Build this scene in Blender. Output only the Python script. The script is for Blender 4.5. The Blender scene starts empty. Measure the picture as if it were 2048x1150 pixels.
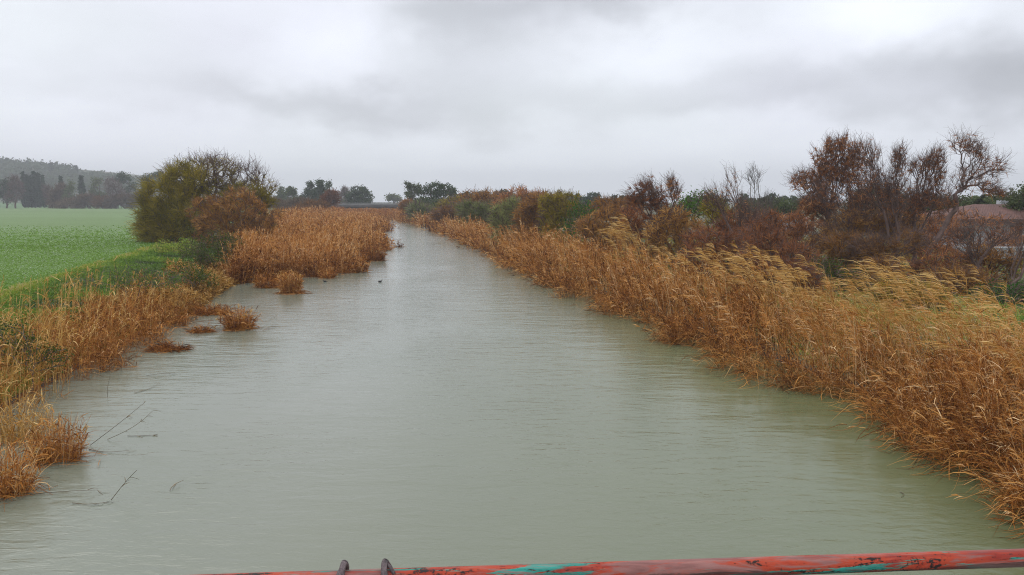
import bpy, bmesh, math, random
import numpy as np
from mathutils import Vector, Matrix

# ------------------------------------------------------------------ camera, sky, sun, exposure
SC = bpy.context.scene
COL = SC.collection
FPX = 1547.0                      # focal length in photo pixels (photo is 2048 wide)
HZ = 402.0                        # row of the horizon in the photo
CAMH = 4.5                        # camera height above the water
PITCH = math.atan((575.0 - HZ) / FPX)
cam_d = bpy.data.cameras.new('camera'); cam = bpy.data.objects.new('camera', cam_d); COL.objects.link(cam)
cam.location = (0, 0, CAMH); cam.rotation_euler = (math.radians(90) - PITCH, 0, 0)
cam_d.sensor_width = 36.0; cam_d.lens = FPX / 2048 * 36.0
cam_d.clip_start = 0.05; cam_d.clip_end = 8000
SC.camera = cam
SC.view_settings.view_transform = 'Standard'; SC.view_settings.look = 'None'
SC.view_settings.gamma = 1.0; SC.view_settings.use_curve_mapping = False
SC.view_settings.exposure = 0.1
SUN_EL, SUN_AZ = math.radians(48), math.radians(-35)
SC.cycles.max_bounces = 6; SC.cycles.diffuse_bounces = 2; SC.cycles.glossy_bounces = 3
SC.cycles.transmission_bounces = 3; SC.cycles.transparent_max_bounces = 6
SC.cycles.volume_bounces = 0
SC.cycles.use_denoising = True; SC.cycles.denoiser = 'OPENIMAGEDENOISE'; SC.cycles.denoising_prefilter = 'NONE'; SC.cycles.filter_width = 1.1
SC.cycles.sample_clamp_indirect = 4.0

sun_d = bpy.data.lights.new('sun', 'SUN'); sun = bpy.data.objects.new('sun', sun_d); COL.objects.link(sun)
sun_d.energy = 0.6; sun_d.angle = math.radians(35); sun_d.color = (1.0, 0.97, 0.92)
sdir = Vector((math.sin(SUN_AZ) * math.cos(SUN_EL), math.cos(SUN_AZ) * math.cos(SUN_EL), math.sin(SUN_EL)))
sun.rotation_euler = sdir.to_track_quat('Z', 'Y').to_euler()


class NT:
    """tiny helper for wiring node trees"""
    def __init__(s, tree): s.t = tree; s.n = tree.nodes; s.l = tree.links
    def new(s, typ, **kw):
        nd = s.n.new(typ)
        for k, v in kw.items(): setattr(nd, k, v)
        return nd
    def put(s, sock, v):
        if isinstance(v, bpy.types.NodeSocket): s.l.new(v, sock)
        elif v is not None: sock.default_value = v
    def math(s, op, a, b=None, c=None, clamp=False):
        nd = s.new('ShaderNodeMath', operation=op); nd.use_clamp = clamp
        s.put(nd.inputs[0], a)
        if b is not None: s.put(nd.inputs[1], b)
        if c is not None: s.put(nd.inputs[2], c)
        return nd.outputs[0]
    def vmath(s, op, a, b=None):
        nd = s.new('ShaderNodeVectorMath', operation=op); s.put(nd.inputs[0], a)
        if b is not None: s.put(nd.inputs[1], b)
        return nd.outputs[0]
    def noise(s, vec, scale, detail=3, rough=0.5, dist=0.0):
        nd = s.new('ShaderNodeTexNoise'); s.put(nd.inputs['Vector'], vec)
        nd.inputs['Scale'].default_value = scale; nd.inputs['Detail'].default_value = detail
        nd.inputs['Roughness'].default_value = rough; nd.inputs['Distortion'].default_value = dist
        return nd.outputs['Fac']
    def mapping(s, vec, scale=(1, 1, 1), rot=(0, 0, 0), loc=(0, 0, 0)):
        nd = s.new('ShaderNodeMapping'); s.put(nd.inputs['Vector'], vec)
        nd.inputs['Scale'].default_value = scale; nd.inputs['Rotation'].default_value = rot; nd.inputs['Location'].default_value = loc
        return nd.outputs[0]
    def ramp(s, fac, stops, interp='LINEAR'):
        nd = s.new('ShaderNodeValToRGB'); s.put(nd.inputs[0], fac); cr = nd.color_ramp; cr.interpolation = interp
        while len(cr.elements) > 1: cr.elements.remove(cr.elements[-1])
        for i, (p, c) in enumerate(stops):
            e = cr.elements[0] if i == 0 else cr.elements.new(p)
            e.position = p; e.color = tuple(c) + ((1,) if len(c) == 3 else ())
        return nd.outputs[0]
    def mix(s, fac, a, b, mode='MIX'):
        nd = s.new('ShaderNodeMix', data_type='RGBA', blend_type=mode)
        s.put(nd.inputs[0], fac)
        for sock, v in ((nd.inputs[6], a), (nd.inputs[7], b)):
            if isinstance(v, (tuple, list)) and len(v) == 3: v = tuple(v) + (1,)
            s.put(sock, v)
        return nd.outputs[2]


def build_world():
    w = bpy.data.worlds.new('World'); SC.world = w; w.use_nodes = True
    t = NT(w.node_tree); t.n.clear()
    sky = t.new('ShaderNodeTexSky', sky_type='NISHITA'); sky.sun_disc = False
    sky.sun_elevation = SUN_EL; sky.sun_rotation = SUN_AZ; sky.air_density = 1.0; sky.dust_density = 3.0
    b1 = t.new('ShaderNodeBackground'); t.put(b1.inputs[0], sky.outputs[0]); b1.inputs[1].default_value = 0.08
    tc = t.new('ShaderNodeTexCoord').outputs['Generated']
    sep = t.new('ShaderNodeSeparateXYZ'); t.put(sep.inputs[0], tc)
    az = t.math('ARCTAN2', sep.outputs[0], sep.outputs[1])
    el = t.math('ARCSINE', sep.outputs[2])
    # clouds seen on a layer overhead: direction projected on a plane
    zz = t.math('ADD', t.math('MAXIMUM', sep.outputs[2], 0.0), 0.14)
    cv = t.new('ShaderNodeCombineXYZ')
    t.put(cv.inputs[0], t.math('DIVIDE', sep.outputs[0], zz)); t.put(cv.inputs[1], t.math('DIVIDE', sep.outputs[1], zz))
    n1 = t.noise(cv.outputs[0], 0.9, 5, 0.5, 0.3)
    n2 = t.noise(t.mapping(cv.outputs[0], (1, 1, 1), loc=(5.2, 1.3, 0)), 2.3, 4, 0.5, 0.2)
    wob1 = t.math('SUBTRACT', t.noise(t.mapping(tc, (1, 1, 1.6), loc=(3, 1, 2)), 4.5, 4, 0.55), 0.5)
    wob2 = t.math('SUBTRACT', t.noise(t.mapping(tc, (1, 1, 1.6), loc=(-7, 4, 9)), 5.5, 4, 0.55), 0.5)
    azd = t.math('MULTIPLY_ADD', wob1, 0.34, az); eld = t.math('MULTIPLY_ADD', wob2, 0.15, el)
    val = t.math('MULTIPLY_ADD', t.math('SUBTRACT', n1, 0.5), 0.18, 0.94)
    val = t.math('MULTIPLY_ADD', t.math('SUBTRACT', n2, 0.5), 0.07, val)
    blobs = [(40, 170, 150, 200, .03), (630, 75, 130, 60, .10), (1700, 45, 120, 60, .14), (1280, 90, 180, 60, .08),
             (930, 30, 150, 60, -.20), (1180, -20, 160, 40, -.26), (960, 120, 130, 60, -.14), (690, 205, 280, 28, -.19),
             (280, 160, 170, 60, -.06), (1480, 225, 220, 26, -.08), (2020, 165, 230, 50, -.30), (1780, 130, 140, 60, -.08),
             (1230, 180, 220, 50, -.07), (1024, 330, 1100, 70, .065), (380, 60, 200, 60, -.05), (1560, 150, 180, 40, -.05)]
    for px, py, sx, sy, a in blobs:
        a0 = math.atan((px - 1024) / FPX); e0 = math.atan((HZ - py) / FPX * math.cos(a0))
        u = t.math('MULTIPLY', t.math('SUBTRACT', azd, a0), FPX / sx); v = t.math('MULTIPLY', t.math('SUBTRACT', eld, e0), FPX / sy)
        r2 = t.math('ADD', t.math('MULTIPLY', u, u), t.math('MULTIPLY', v, v))
        val = t.math('MULTIPLY_ADD', t.math('EXPONENT', t.math('MULTIPLY', r2, -0.8)), a * 1.35, val)
    # an overcast sky is brighter overhead
    up = t.math('MULTIPLY', t.math('SUBTRACT', sep.outputs[2], 0.28), 0.75, clamp=True)
    val = t.math('ADD', val, up)
    tint = t.ramp(t.noise(t.mapping(tc, (1, 1, 2)), 2.2, 2), [(0.35, (0.935, 0.985, 1.045)), (0.65, (0.94, 0.965, 1.07))])
    colr = t.vmath('MULTIPLY', tint, None)
    cm = t.new('ShaderNodeVectorMath', operation='SCALE'); t.put(cm.inputs[0], tint); t.put(cm.inputs['Scale'], val)
    b2 = t.new('ShaderNodeBackground'); t.put(b2.inputs[0], cm.outputs[0]); b2.inputs[1].default_value = 1.0
    mx = t.new('ShaderNodeMixShader'); mx.inputs[0].default_value = 0.94
    t.l.new(b1.outputs[0], mx.inputs[1]); t.l.new(b2.outputs[0], mx.inputs[2])
    out = t.new('ShaderNodeOutputWorld'); t.l.new(mx.outputs[0], out.inputs[0])
    w.cycles.sampling_method = 'MANUAL'; w.cycles.sample_map_resolution = 512


build_world()

# ------------------------------------------------------------------ helpers
CP, SP = math.cos(PITCH), math.sin(PITCH)


def ray(px, py):
    u, v = (px - 1024) / FPX, (py - 575) / FPX
    return np.array([u, CP - v * SP, -SP - v * CP])


def P(px, py, z=0.0):
    """the point at height z that the photo shows at (px, py)"""
    d = ray(px, py); k = (z - CAMH) / d[2]
    return np.array([0, 0, CAMH]) + d * k


def A(px, py, Y):
    """the point at distance Y along the canal that the photo shows at (px, py)"""
    d = ray(px, py); return np.array([0, 0, CAMH]) + d * (Y / d[1])


def tag(o, label=None, cat=None, group=None, kind=None):
    if label: o['label'] = label
    if cat: o['category'] = cat
    if group: o['group'] = group
    if kind: o['kind'] = kind
    return o


def empty(name, loc, label, cat, group=None):
    o = bpy.data.objects.new(name, None); COL.objects.link(o); o.location = tuple(loc); o.empty_display_size = 0.3
    return tag(o, label, cat, group)


class Acc:
    """collects vertices, quads and a per-point tint; builds ONE mesh object"""
    def __init__(s): s.v = []; s.f = []; s.t = []; s.n = 0
    def add(s, v, f, t):
        v = np.asarray(v, float).reshape(-1, 3)
        s.v.append(v); s.f.append(np.asarray(f, np.int64).reshape(-1, 4) + s.n)
        s.t.append(np.broadcast_to(np.asarray(t, float), (len(v),)).copy()); s.n += len(v)
    def ribbons(s, C, W, side, tint):
        N, K, _ = C.shape
        W = np.broadcast_to(W, (N, K)); side = np.asarray(side, float)
        if side.ndim == 2: side = side[:, None, :]
        off = side * (W[..., None] * 0.5)
        V = np.stack([C - off, C + off], 2).reshape(-1, 3)
        i = (np.arange(N)[:, None] * K + np.arange(K - 1)[None]) * 2
        F = np.stack([i, i + 1, i + 3, i + 2], -1).reshape(-1, 4)
        tint = np.broadcast_to(tint, (N,)) if np.ndim(tint) == 0 else np.asarray(tint, float)
        T = np.broadcast_to(tint.reshape(N, -1), (N, K)).repeat(2, axis=1).reshape(-1)
        s.add(V, F, T)
    def segs(s, p0, p1, r0, r1, d0, d1, tint, ns=5):
        """tapered prisms p0->p1, rings square to d0 and d1"""
        def ring(p, d, r):
            d = d / (np.linalg.norm(d, axis=1, keepdims=True) + 1e-9)
            ref = np.array([0.31, 0.17, 0.05]); ref = ref / np.linalg.norm(ref)
            u = np.cross(d, ref); u /= (np.linalg.norm(u, axis=1, keepdims=True) + 1e-9)
            w = np.cross(d, u); a = np.arange(ns) * 2 * math.pi / ns
            return p[:, None] + r[:, None, None] * (u[:, None] * np.cos(a)[None, :, None] + w[:, None] * np.sin(a)[None, :, None])
        R0, R1 = ring(p0, d0, r0), ring(p1, d1, r1)
        N = len(p0); V = np.concatenate([R0, R1], 1).reshape(-1, 3)
        b = np.arange(N)[:, None] * 2 * ns; k = np.arange(ns)[None]; k2 = (k + 1) % ns
        F = np.stack([b + k, b + k2, b + ns + k2, b + ns + k], -1).reshape(-1, 4)
        s.add(V, F, np.broadcast_to(np.asarray(tint, float).reshape(-1, 1), (N, 2 * ns)).reshape(-1))
    def cards(s, c, u, v, tint):
        V = np.stack([c - u, c - v * 0.55, c + u, c + v * 0.55], 1).reshape(-1, 3)
        F = np.arange(len(c) * 4).reshape(-1, 4)
        s.add(V, F, np.repeat(np.broadcast_to(tint, (len(c),)), 4))
    def build(s, name, mat, parent=None, origin=None, smooth=False):
        V = np.concatenate(s.v); F = np.concatenate(s.f); T = np.concatenate(s.t)
        if origin is not None: V = V - np.asarray(origin, float)
        me = bpy.data.meshes.new(name)
        me.vertices.add(len(V)); me.vertices.foreach_set('co', V.astype(np.float32).ravel())
        me.loops.add(F.size); me.loops.foreach_set('vertex_index', F.astype(np.int32).ravel())
        me.polygons.add(len(F)); me.polygons.foreach_set('loop_start', (np.arange(len(F)) * 4).astype(np.int32))
        me.update(calc_edges=True)
        at = me.attributes.new('tint', 'FLOAT', 'POINT'); at.data.foreach_set('value', T.astype(np.float32))
        me.materials.append(mat)
        if smooth: me.polygons.foreach_set('use_smooth', np.ones(len(F), bool))
        me.validate()
        o = bpy.data.objects.new(name, me); COL.objects.link(o)
        if parent is not None: o.parent = parent
        elif origin is not None: o.location = tuple(origin)
        return o


def unit(v): return v / (np.linalg.norm(v, axis=-1, keepdims=True) + 1e-9)


def rdir(rng, n): return unit(rng.normal(size=(n, 3)))


def perp(rng, d):
    return unit(np.cross(d, rdir(rng, len(d))))


# ------------------------------------------------------------------ materials
def new_mat(name):
    m = bpy.data.materials.new(name); m.use_nodes = True; t = NT(m.node_tree); t.n.clear()
    out = t.new('ShaderNodeOutputMaterial'); return m, t, out


def leaf_mat(name, stops, trans=0.3, gloss=0.0, patch=0.18, pscale=0.6):
    m, t, out = new_mat(name)
    a = t.new('ShaderNodeAttribute', attribute_name='tint').outputs['Fac']
    pos = t.new('ShaderNodeNewGeometry').outputs['Position']
    nz = t.math('SUBTRACT', t.noise(pos, pscale, 3), 0.5)
    c = t.ramp(t.math('MULTIPLY_ADD', nz, patch * 2, a), stops)
    d = t.new('ShaderNodeBsdfDiffuse'); t.put(d.inputs[0], c)
    tr = t.new('ShaderNodeBsdfTranslucent'); t.put(tr.inputs[0], c)
    mx = t.new('ShaderNodeMixShader'); mx.inputs[0].default_value = trans
    t.l.new(d.outputs[0], mx.inputs[1]); t.l.new(tr.outputs[0], mx.inputs[2]); fin = mx.outputs[0]
    if gloss:
        g = t.new('ShaderNodeBsdfGlossy'); g.inputs['Roughness'].default_value = 0.45
        m2 = t.new('ShaderNodeMixShader'); m2.inputs[0].default_value = gloss
        t.l.new(fin, m2.inputs[1]); t.l.new(g.outputs[0], m2.inputs[2]); fin = m2.outputs[0]
    t.l.new(fin, out.inputs[0]); return m


def bark_mat(name, c1, c2, scale=6):
    m, t, out = new_mat(name)
    pos = t.new('ShaderNodeNewGeometry').outputs['Position']
    n = t.noise(t.mapping(pos, (1, 1, .35)), scale, 4, 0.6)
    b = t.new('ShaderNodeBsdfPrincipled'); t.put(b.inputs['Base Color'], t.ramp(n, [(0.3, c1), (0.7, c2)]))
    b.inputs['Roughness'].default_value = 0.85
    t.l.new(b.outputs[0], out.inputs[0]); return m


def plain_mat(name, c1, c2, scale=2.0, rough=0.8, bump=0.0, detail=4):
    m, t, out = new_mat(name)
    pos = t.new('ShaderNodeNewGeometry').outputs['Position']
    n = t.noise(pos, scale, detail, 0.6)
    b = t.new('ShaderNodeBsdfPrincipled'); t.put(b.inputs['Base Color'], t.ramp(n, [(0.3, c1), (0.7, c2)]))
    b.inputs['Roughness'].default_value = rough
    if bump:
        bp = t.new('ShaderNodeBump'); bp.inputs['Strength'].default_value = bump; bp.inputs['Distance'].default_value = 0.05
        t.put(bp.inputs['Height'], n); t.l.new(bp.outputs[0], b.inputs['Normal'])
    t.l.new(b.outputs[0], out.inputs[0]); return m


REED = leaf_mat('dry_reed', [(0.0, (.070, .024, .010)), (0.25, (.22, .078, .022)), (0.55, (.48, .195, .046)), (0.8, (.68, .345, .10)), (1.0, (.84, .60, .33))], 0.12, 0.0, 0.16, 0.45)
GOLD = leaf_mat('golden_reed', [(0.0, (.09, .042, .013)), (0.3, (.29, .14, .034)), (0.6, (.52, .28, .065)), (1.0, (.80, .56, .24))], 0.14, 0.0, 0.14, 0.8)
GRASS = leaf_mat('bank_grass', [(0.0, (.045, .070, .014)), (0.35, (.10, .19, .020)), (0.7, (.20, .32, .03)), (0.9, (.38, .38, .05)), (1.0, (.50, .40, .15))], 0.35, 0.03, 0.25, 0.35)
CROP = leaf_mat('young_crop', [(0.0, (.095, .17, .020)), (0.5, (.17, .29, .045)), (0.85, (.26, .40, .11)), (1.0, (.46, .56, .34))], 0.4, 0.0, 0.2, 0.1)
BRAMBLE = leaf_mat('bramble_leaf', [(0.0, (.025, .035, .010)), (0.5, (.07, .105, .022)), (0.85, (.15, .16, .035)), (1.0, (.30, .22, .08))], 0.25, 0.0, 0.2, 1.0)
TAM_RED = leaf_mat('russet_tamarisk', [(0.0, (.11, .045, .026)), (0.4, (.30, .120, .055)), (0.75, (.54, .24, .09)), (1.0, (.70, .40, .18))], 0.3, 0.0, 0.22, 0.5)
TAM_BROWN = leaf_mat('brown_tamarisk', [(0.0, (.10, .050, .022)), (0.4, (.30, .145, .045)), (0.75, (.52, .27, .075)), (1.0, (.68, .42, .15))], 0.3, 0.0, 0.25, 0.5)
TAM_OLIVE = leaf_mat('olive_tamarisk', [(0.0, (.085, .072, .014)), (0.45, (.30, .24, .032)), (0.8, (.48, .36, .06)), (1.0, (.62, .42, .10))], 0.4, 0.0, 0.22, 0.4)
TAM_GREEN = leaf_mat('green_tamarisk', [(0.0, (.08, .095, .028)), (0.5, (.22, .25, .085)), (1.0, (.42, .42, .17))], 0.35, 0.0, 0.2, 0.5)
LEAF_DARK = leaf_mat('dark_leaf', [(0.0, (.018, .032, .014)), (0.5, (.050, .080, .030)), (1.0, (.13, .16, .06))], 0.2, 0.0, 0.2, 0.3)
LEAF_MID = leaf_mat('mid_leaf', [(0.0, (.03, .045, .018)), (0.5, (.095, .12, .045)), (1.0, (.21, .22, .09))], 0.25, 0.0, 0.2, 0.3)
LEAF_BRIGHT = leaf_mat('bright_leaf', [(0.0, (.02, .06, .014)), (0.5, (.06, .15, .025)), (1.0, (.17, .29, .05))], 0.3, 0.0, 0.2, 0.8)
LEAF_PALE = leaf_mat('pale_twig', [(0.0, (.13, .11, .09)), (0.5, (.26, .23, .20)), (1.0, (.42, .39, .35))], 0.2, 0.0, 0.2, 0.3)
LEAF_DRY = leaf_mat('dry_far_shrub', [(0.0, (.06, .04, .028)), (0.5, (.15, .10, .06)), (1.0, (.27, .19, .11))], 0.2, 0.0, 0.25, 0.2)
BARK_DARK = bark_mat('dark_bark', (.055, .034, .028), (.20, .125, .10))
BARK_GREY = bark_mat('grey_bark', (.06, .05, .045), (.17, .145, .125))
BARK_OLIVE = bark_mat('olive_bark', (.07, .055, .03), (.17, .135, .07))

# ------------------------------------------------------------------ the land
LY = [-30, 9, 16, 23, 32, 41, 60, 100, 160, 200, 2600]
LX = [-9, -9.6, -10.9, -12, -13.4, -15.2, -18.6, -25.5, -35.5, -42, -430]
RY = [-30, 8, 11, 16.6, 26, 45, 71, 110, 162, 200, 2600]
RX = [9.5, 8.7, 8.4, 8.5, 6.6, 2.4, -1.4, -9.4, -20.5, -28, -410]
EY = [-30, 15, 27, 61, 100, 200, 400]
EX = [-13, -15, -18.2, -27.8, -37, -56, -95]


def XL(y): return np.interp(y, LY, LX)
def XR(y): return np.interp(y, RY, RX)
def XE(y): return np.interp(y, EY, EX)


def bumps(x, y):
    return (np.sin(x * .9 + 1.3 * np.sin(y * .37)) * np.cos(y * .8 + .9 * np.sin(x * .5))) * .5 + .5 * np.sin(x * .31 + y * .23)


def hgt(x, y):
    x = np.asarray(x, float); y = np.asarray(y, float)
    dl, dr = XL(y) - x, x - XR(y)
    L = np.minimum(1.0, dl * 0.17); R = np.minimum(0.9, dr * 0.30)
    inw = -np.minimum(1.3, np.minimum(-dl, -dr) * 0.4)
    h = np.where(dl > 0, L, np.where(dr > 0, R, inw))
    d = np.maximum(dl, dr)
    h = h + bumps(x, y) * 0.05 * np.clip(d / 2, 0, 1)
    # the canal is lost among the reeds beyond 200 m
    k = np.clip((y - 200) / 12, 0, 1); h = np.maximum(h, h * (1 - k) + 0.35 * k)
    return h


def grid_mesh(name, X, Yv, Z, mat):
    ny, nx = X.shape
    V = np.stack([X, Yv, Z], -1).reshape(-1, 3)
    i = (np.arange(ny - 1)[:, None] * nx + np.arange(nx - 1)[None]).reshape(-1)
    F = np.stack([i, i + 1, i + 1 + nx, i + nx], -1)
    a = Acc(); a.add(V, F, 0.5); return a.build(name, mat, smooth=True)


def ground_material():
    m, t, out = new_mat('ground_soil')
    pos = t.new('ShaderNodeNewGeometry').outputs['Position']
    n = t.noise(pos, 0.5, 5, 0.6); n2 = t.noise(pos, 5.0, 4, 0.6)
    c = t.ramp(n, [(0.3, (.075, .05, .028)), (0.46, (.09, .085, .03)), (0.6, (.075, .12, .028)), (0.75, (.13, .13, .05))])
    c = t.mix(0.45, c, t.ramp(n2, [(0.3, (.04, .035, .02)), (0.7, (.16, .13, .07))]))
    sp = t.new('ShaderNodeSeparateXYZ'); t.put(sp.inputs[0], pos); wet = t.math('MULTIPLY', t.math('SUBTRACT', .16, t.math('MULTIPLY_ADD', t.math('SUBTRACT', n2, .5), .2, sp.outputs[2])), 10, clamp=True)
    c = t.mix(wet, c, (.030, .022, .014))   # soaked mud along the waterline
    b = t.new('ShaderNodeBsdfPrincipled'); t.put(b.inputs['Base Color'], c); b.inputs['Roughness'].default_value = 0.9
    bp = t.new('ShaderNodeBump'); bp.inputs['Strength'].default_value = 0.6; bp.inputs['Distance'].default_value = 0.08
    t.put(bp.inputs['Height'], n2); t.l.new(bp.outputs[0], b.inputs['Normal'])
    t.l.new(b.outputs[0], out.inputs[0]); return m


def field_material():
    m, t, out = new_mat('field_of_young_crop')
    pos = t.new('ShaderNodeNewGeometry').outputs['Position']
    big = t.noise(t.mapping(pos, (.6, 1, 1)), 0.035, 4, 0.5, 0.6)
    mid = t.noise(pos, 0.35, 4, 0.6); fine = t.noise(pos, 9.0, 4, 0.7)
    rows = t.noise(t.mapping(pos, (7, .25, 1), (0, 0, 0.22)), 1.0, 2)
    c = t.ramp(big, [(0.34, (.085, .17, .018)), (0.48, (.10, .19, .028)), (0.60, (.12, .22, .055))])
    c = t.mix(t.math('MULTIPLY', mid, 0.6), c, (.15, .23, .030))
    c = t.mix(t.ramp(fine, [(0.35, (.75,) * 3), (0.62, (0, 0, 0))]), c, (.045, .085, .028))
    c = t.mix(t.ramp(fine, [(0.62, (0, 0, 0)), (0.8, (.25,) * 3)]), c, (.24, .36, .18))
    b = t.new('ShaderNodeBsdfPrincipled'); t.put(b.inputs['Base Color'], c); b.inputs['Roughness'].default_value = 0.8
    bp = t.new('ShaderNodeBump'); bp.inputs['Strength'].default_value = 0.7; bp.inputs['Distance'].default_value = 0.06
    t.put(bp.inputs['Height'], t.math('ADD', fine, rows)); t.l.new(bp.outputs[0], b.inputs['Normal'])
    t.l.new(b.outputs[0], out.inputs[0]); return m


def hill_material():
    m, t, out = new_mat('hill_pasture')
    pos = t.new('ShaderNodeNewGeometry').outputs['Position']; n = t.noise(pos, .03, 4, .6)
    sep = t.new('ShaderNodeSeparateXYZ'); t.put(sep.inputs[0], pos)
    k = t.math('MULTIPLY', t.math('SUBTRACT', sep.outputs[1], 480.0), 0.02, clamp=True)   # lush pasture at the foot, dry scrubland above
    c = t.mix(k, t.ramp(n, [(.3, (.05, .11, .03)), (.7, (.08, .16, .045))]), t.ramp(n, [(.3, (.04, .048, .028)), (.7, (.12, .12, .075))]))
    b = t.new('ShaderNodeBsdfPrincipled'); t.put(b.inputs['Base Color'], c); b.inputs['Roughness'].default_value = .9
    t.l.new(b.outputs[0], out.inputs[0]); return m


def water_material():
    m, t, out = new_mat('murky_water')
    pos = t.new('ShaderNodeNewGeometry').outputs['Position']
    big = t.noise(t.mapping(pos, (.5, .25, 1)), 0.35, 3, 0.5, 0.4)
    silt = t.noise(t.mapping(pos, (1, .5, 1), loc=(4, 7, 0)), 0.12, 2)
    sx = t.new('ShaderNodeSeparateXYZ'); t.put(sx.inputs[0], pos)
    c = t.ramp(silt, [(0.35, (.158, .174, .122)), (0.65, (.196, .205, .156))])
    side = t.new('ShaderNodeMapRange'); t.put(side.inputs[0], t.math('MULTIPLY_ADD', t.math('SUBTRACT', silt, .5), 8.0, sx.outputs[0])); side.inputs[1].default_value = -3; side.inputs[2].default_value = 7
    c = t.mix(side.outputs[0], c, t.ramp(silt, [(0.35, (.110, .128, .052)), (0.65, (.140, .155, .072))]))   # greener right side: weaker sky reflection painted into the colour
    b = t.new('ShaderNodeBsdfPrincipled'); t.put(b.inputs['Base Color'], c)
    b.inputs['IOR'].default_value = 1.33; b.inputs['Specular IOR Level'].default_value = .6
    ruf = t.new('ShaderNodeMapRange'); t.put(ruf.inputs[0], sx.outputs[1]); ruf.inputs[1].default_value = 22; ruf.inputs[2].default_value = 75; ruf.inputs[3].default_value = .11; ruf.inputs[4].default_value = .13
    t.put(b.inputs['Roughness'], ruf.outputs[0])     # the far reach is ruffled by the wind
    # small wind ripples, crests across the canal
    r1 = t.noise(t.mapping(pos, (1.1, 3.2, 1), (0, 0, -0.16)), 1.7, 3, 0.55, 0.6)
    r2 = t.noise(t.mapping(pos, (1.6, 4.0, 1), (0, 0, -0.16)), 7.0, 3, 0.6, 0.5)
    r3 = t.noise(t.mapping(pos, (.5, 1.4, 1), (0, 0, 0.2)), 0.9, 2, 0.5, 0.3)
    h = t.math('ADD', t.math('MULTIPLY', r1, 0.024), t.math('MULTIPLY', r2, 0.0040))
    amp = t.ramp(big, [(0.32, (.22,) * 3), (0.68, (1, 1, 1))])
    h = t.math('MULTIPLY', h, amp)
    far = t.new('ShaderNodeMapRange'); t.put(far.inputs[0], sx.outputs[1]); far.inputs[1].default_value = 20; far.inputs[2].default_value = 90; far.inputs[3].default_value = 1; far.inputs[4].default_value = 1.5; h = t.math('MULTIPLY', h, far.outputs[0]); h = t.math('ADD', h, t.math('MULTIPLY', r3, 0.025))
    bp = t.new('ShaderNodeBump'); bp.inputs['Strength'].default_value = 1.0; bp.inputs['Distance'].default_value = 1.0
    t.put(bp.inputs['Height'], h); t.l.new(bp.outputs[0], b.inputs['Normal'])
    t.l.new(b.outputs[0], out.inputs[0]); return m


def build_land():
    ys = np.concatenate([np.arange(-30, 60, 0.6), np.arange(60, 130, 1.5), np.arange(130, 320, 5), np.geomspace(320, 2500, 30)])
    s = np.concatenate([-np.geomspace(2400, 30, 26), np.arange(-29, 30, 0.5), np.geomspace(30, 2400, 26)])
    cx = (XL(ys) + XR(ys)) / 2; wgt = np.clip(1 - np.abs(s)[None] / 600, 0, 1)
    X = s[None] + cx[:, None] * wgt; Y = np.repeat(ys[:, None], len(s), 1)
    tag(grid_mesh('ground', X, Y, hgt(X, Y), ground_material()), kind='structure')
    # field sheet just above the ground
    ys = np.concatenate([np.arange(-20, 70, 1.0), np.geomspace(70, 400, 50)])
    u = np.concatenate([[0], np.geomspace(0.5, 420, 60)])
    Y = np.repeat(ys[:, None], len(u), 1); X = XE(Y) - u[None]
    edge = np.clip(u / 1.5, 0, 1)[None] * np.ones_like(Y)
    Z = hgt(X, Y) - 0.02 + 0.08 * edge
    tag(grid_mesh('field', X, Y, Z, field_material()), kind='structure')
    # water
    a = Acc(); a.add([(-120, -28, 0), (40, -28, 0), (40, 215, 0), (-120, 215, 0)], [[0, 1, 2, 3]], 0)
    tag(a.build('water', water_material()), kind='structure')
    # hill on the skyline behind the field
    xs = np.linspace(-1500, -150, 120); ys = np.linspace(398, 1150, 110)
    X, Y = np.meshgrid(xs, ys)
    ang = X / Y                                           # -0.66 at the photo's edge
    hx = np.array([-1.6, -1.1, -.75, -.66, -.60, -.57, -.555, -.50, -.46, -.42, -.36, -.30, -.2])
    hz = np.array([75, 66, 48, 43, 38.5, 36, 31, 27.5, 24, 16, 8, 3, 0])
    ridge = np.interp(X / 800.0, hx, hz)
    prof = np.interp(Y, [398, 425, 450, 470, 560, 700, 800, 950, 1150], [0.0, .10, .14, .15, .22, .62, 1.0, .95, .6])
    Z = ridge * prof + bumps(X * .02, Y * .02) * 1.2 * prof + 0.9
    m = hill_material()
    tag(grid_mesh('hill', X, Y, Z, m), kind='structure')
    return lambda x, y: float(np.interp(x / 800.0, hx, hz) * np.interp(y, [398, 425, 450, 470, 560, 700, 800, 950, 1150], [0.0, .10, .14, .15, .22, .62, 1.0, .95, .6]) + 0.9)


hill_h = build_land()

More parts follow.
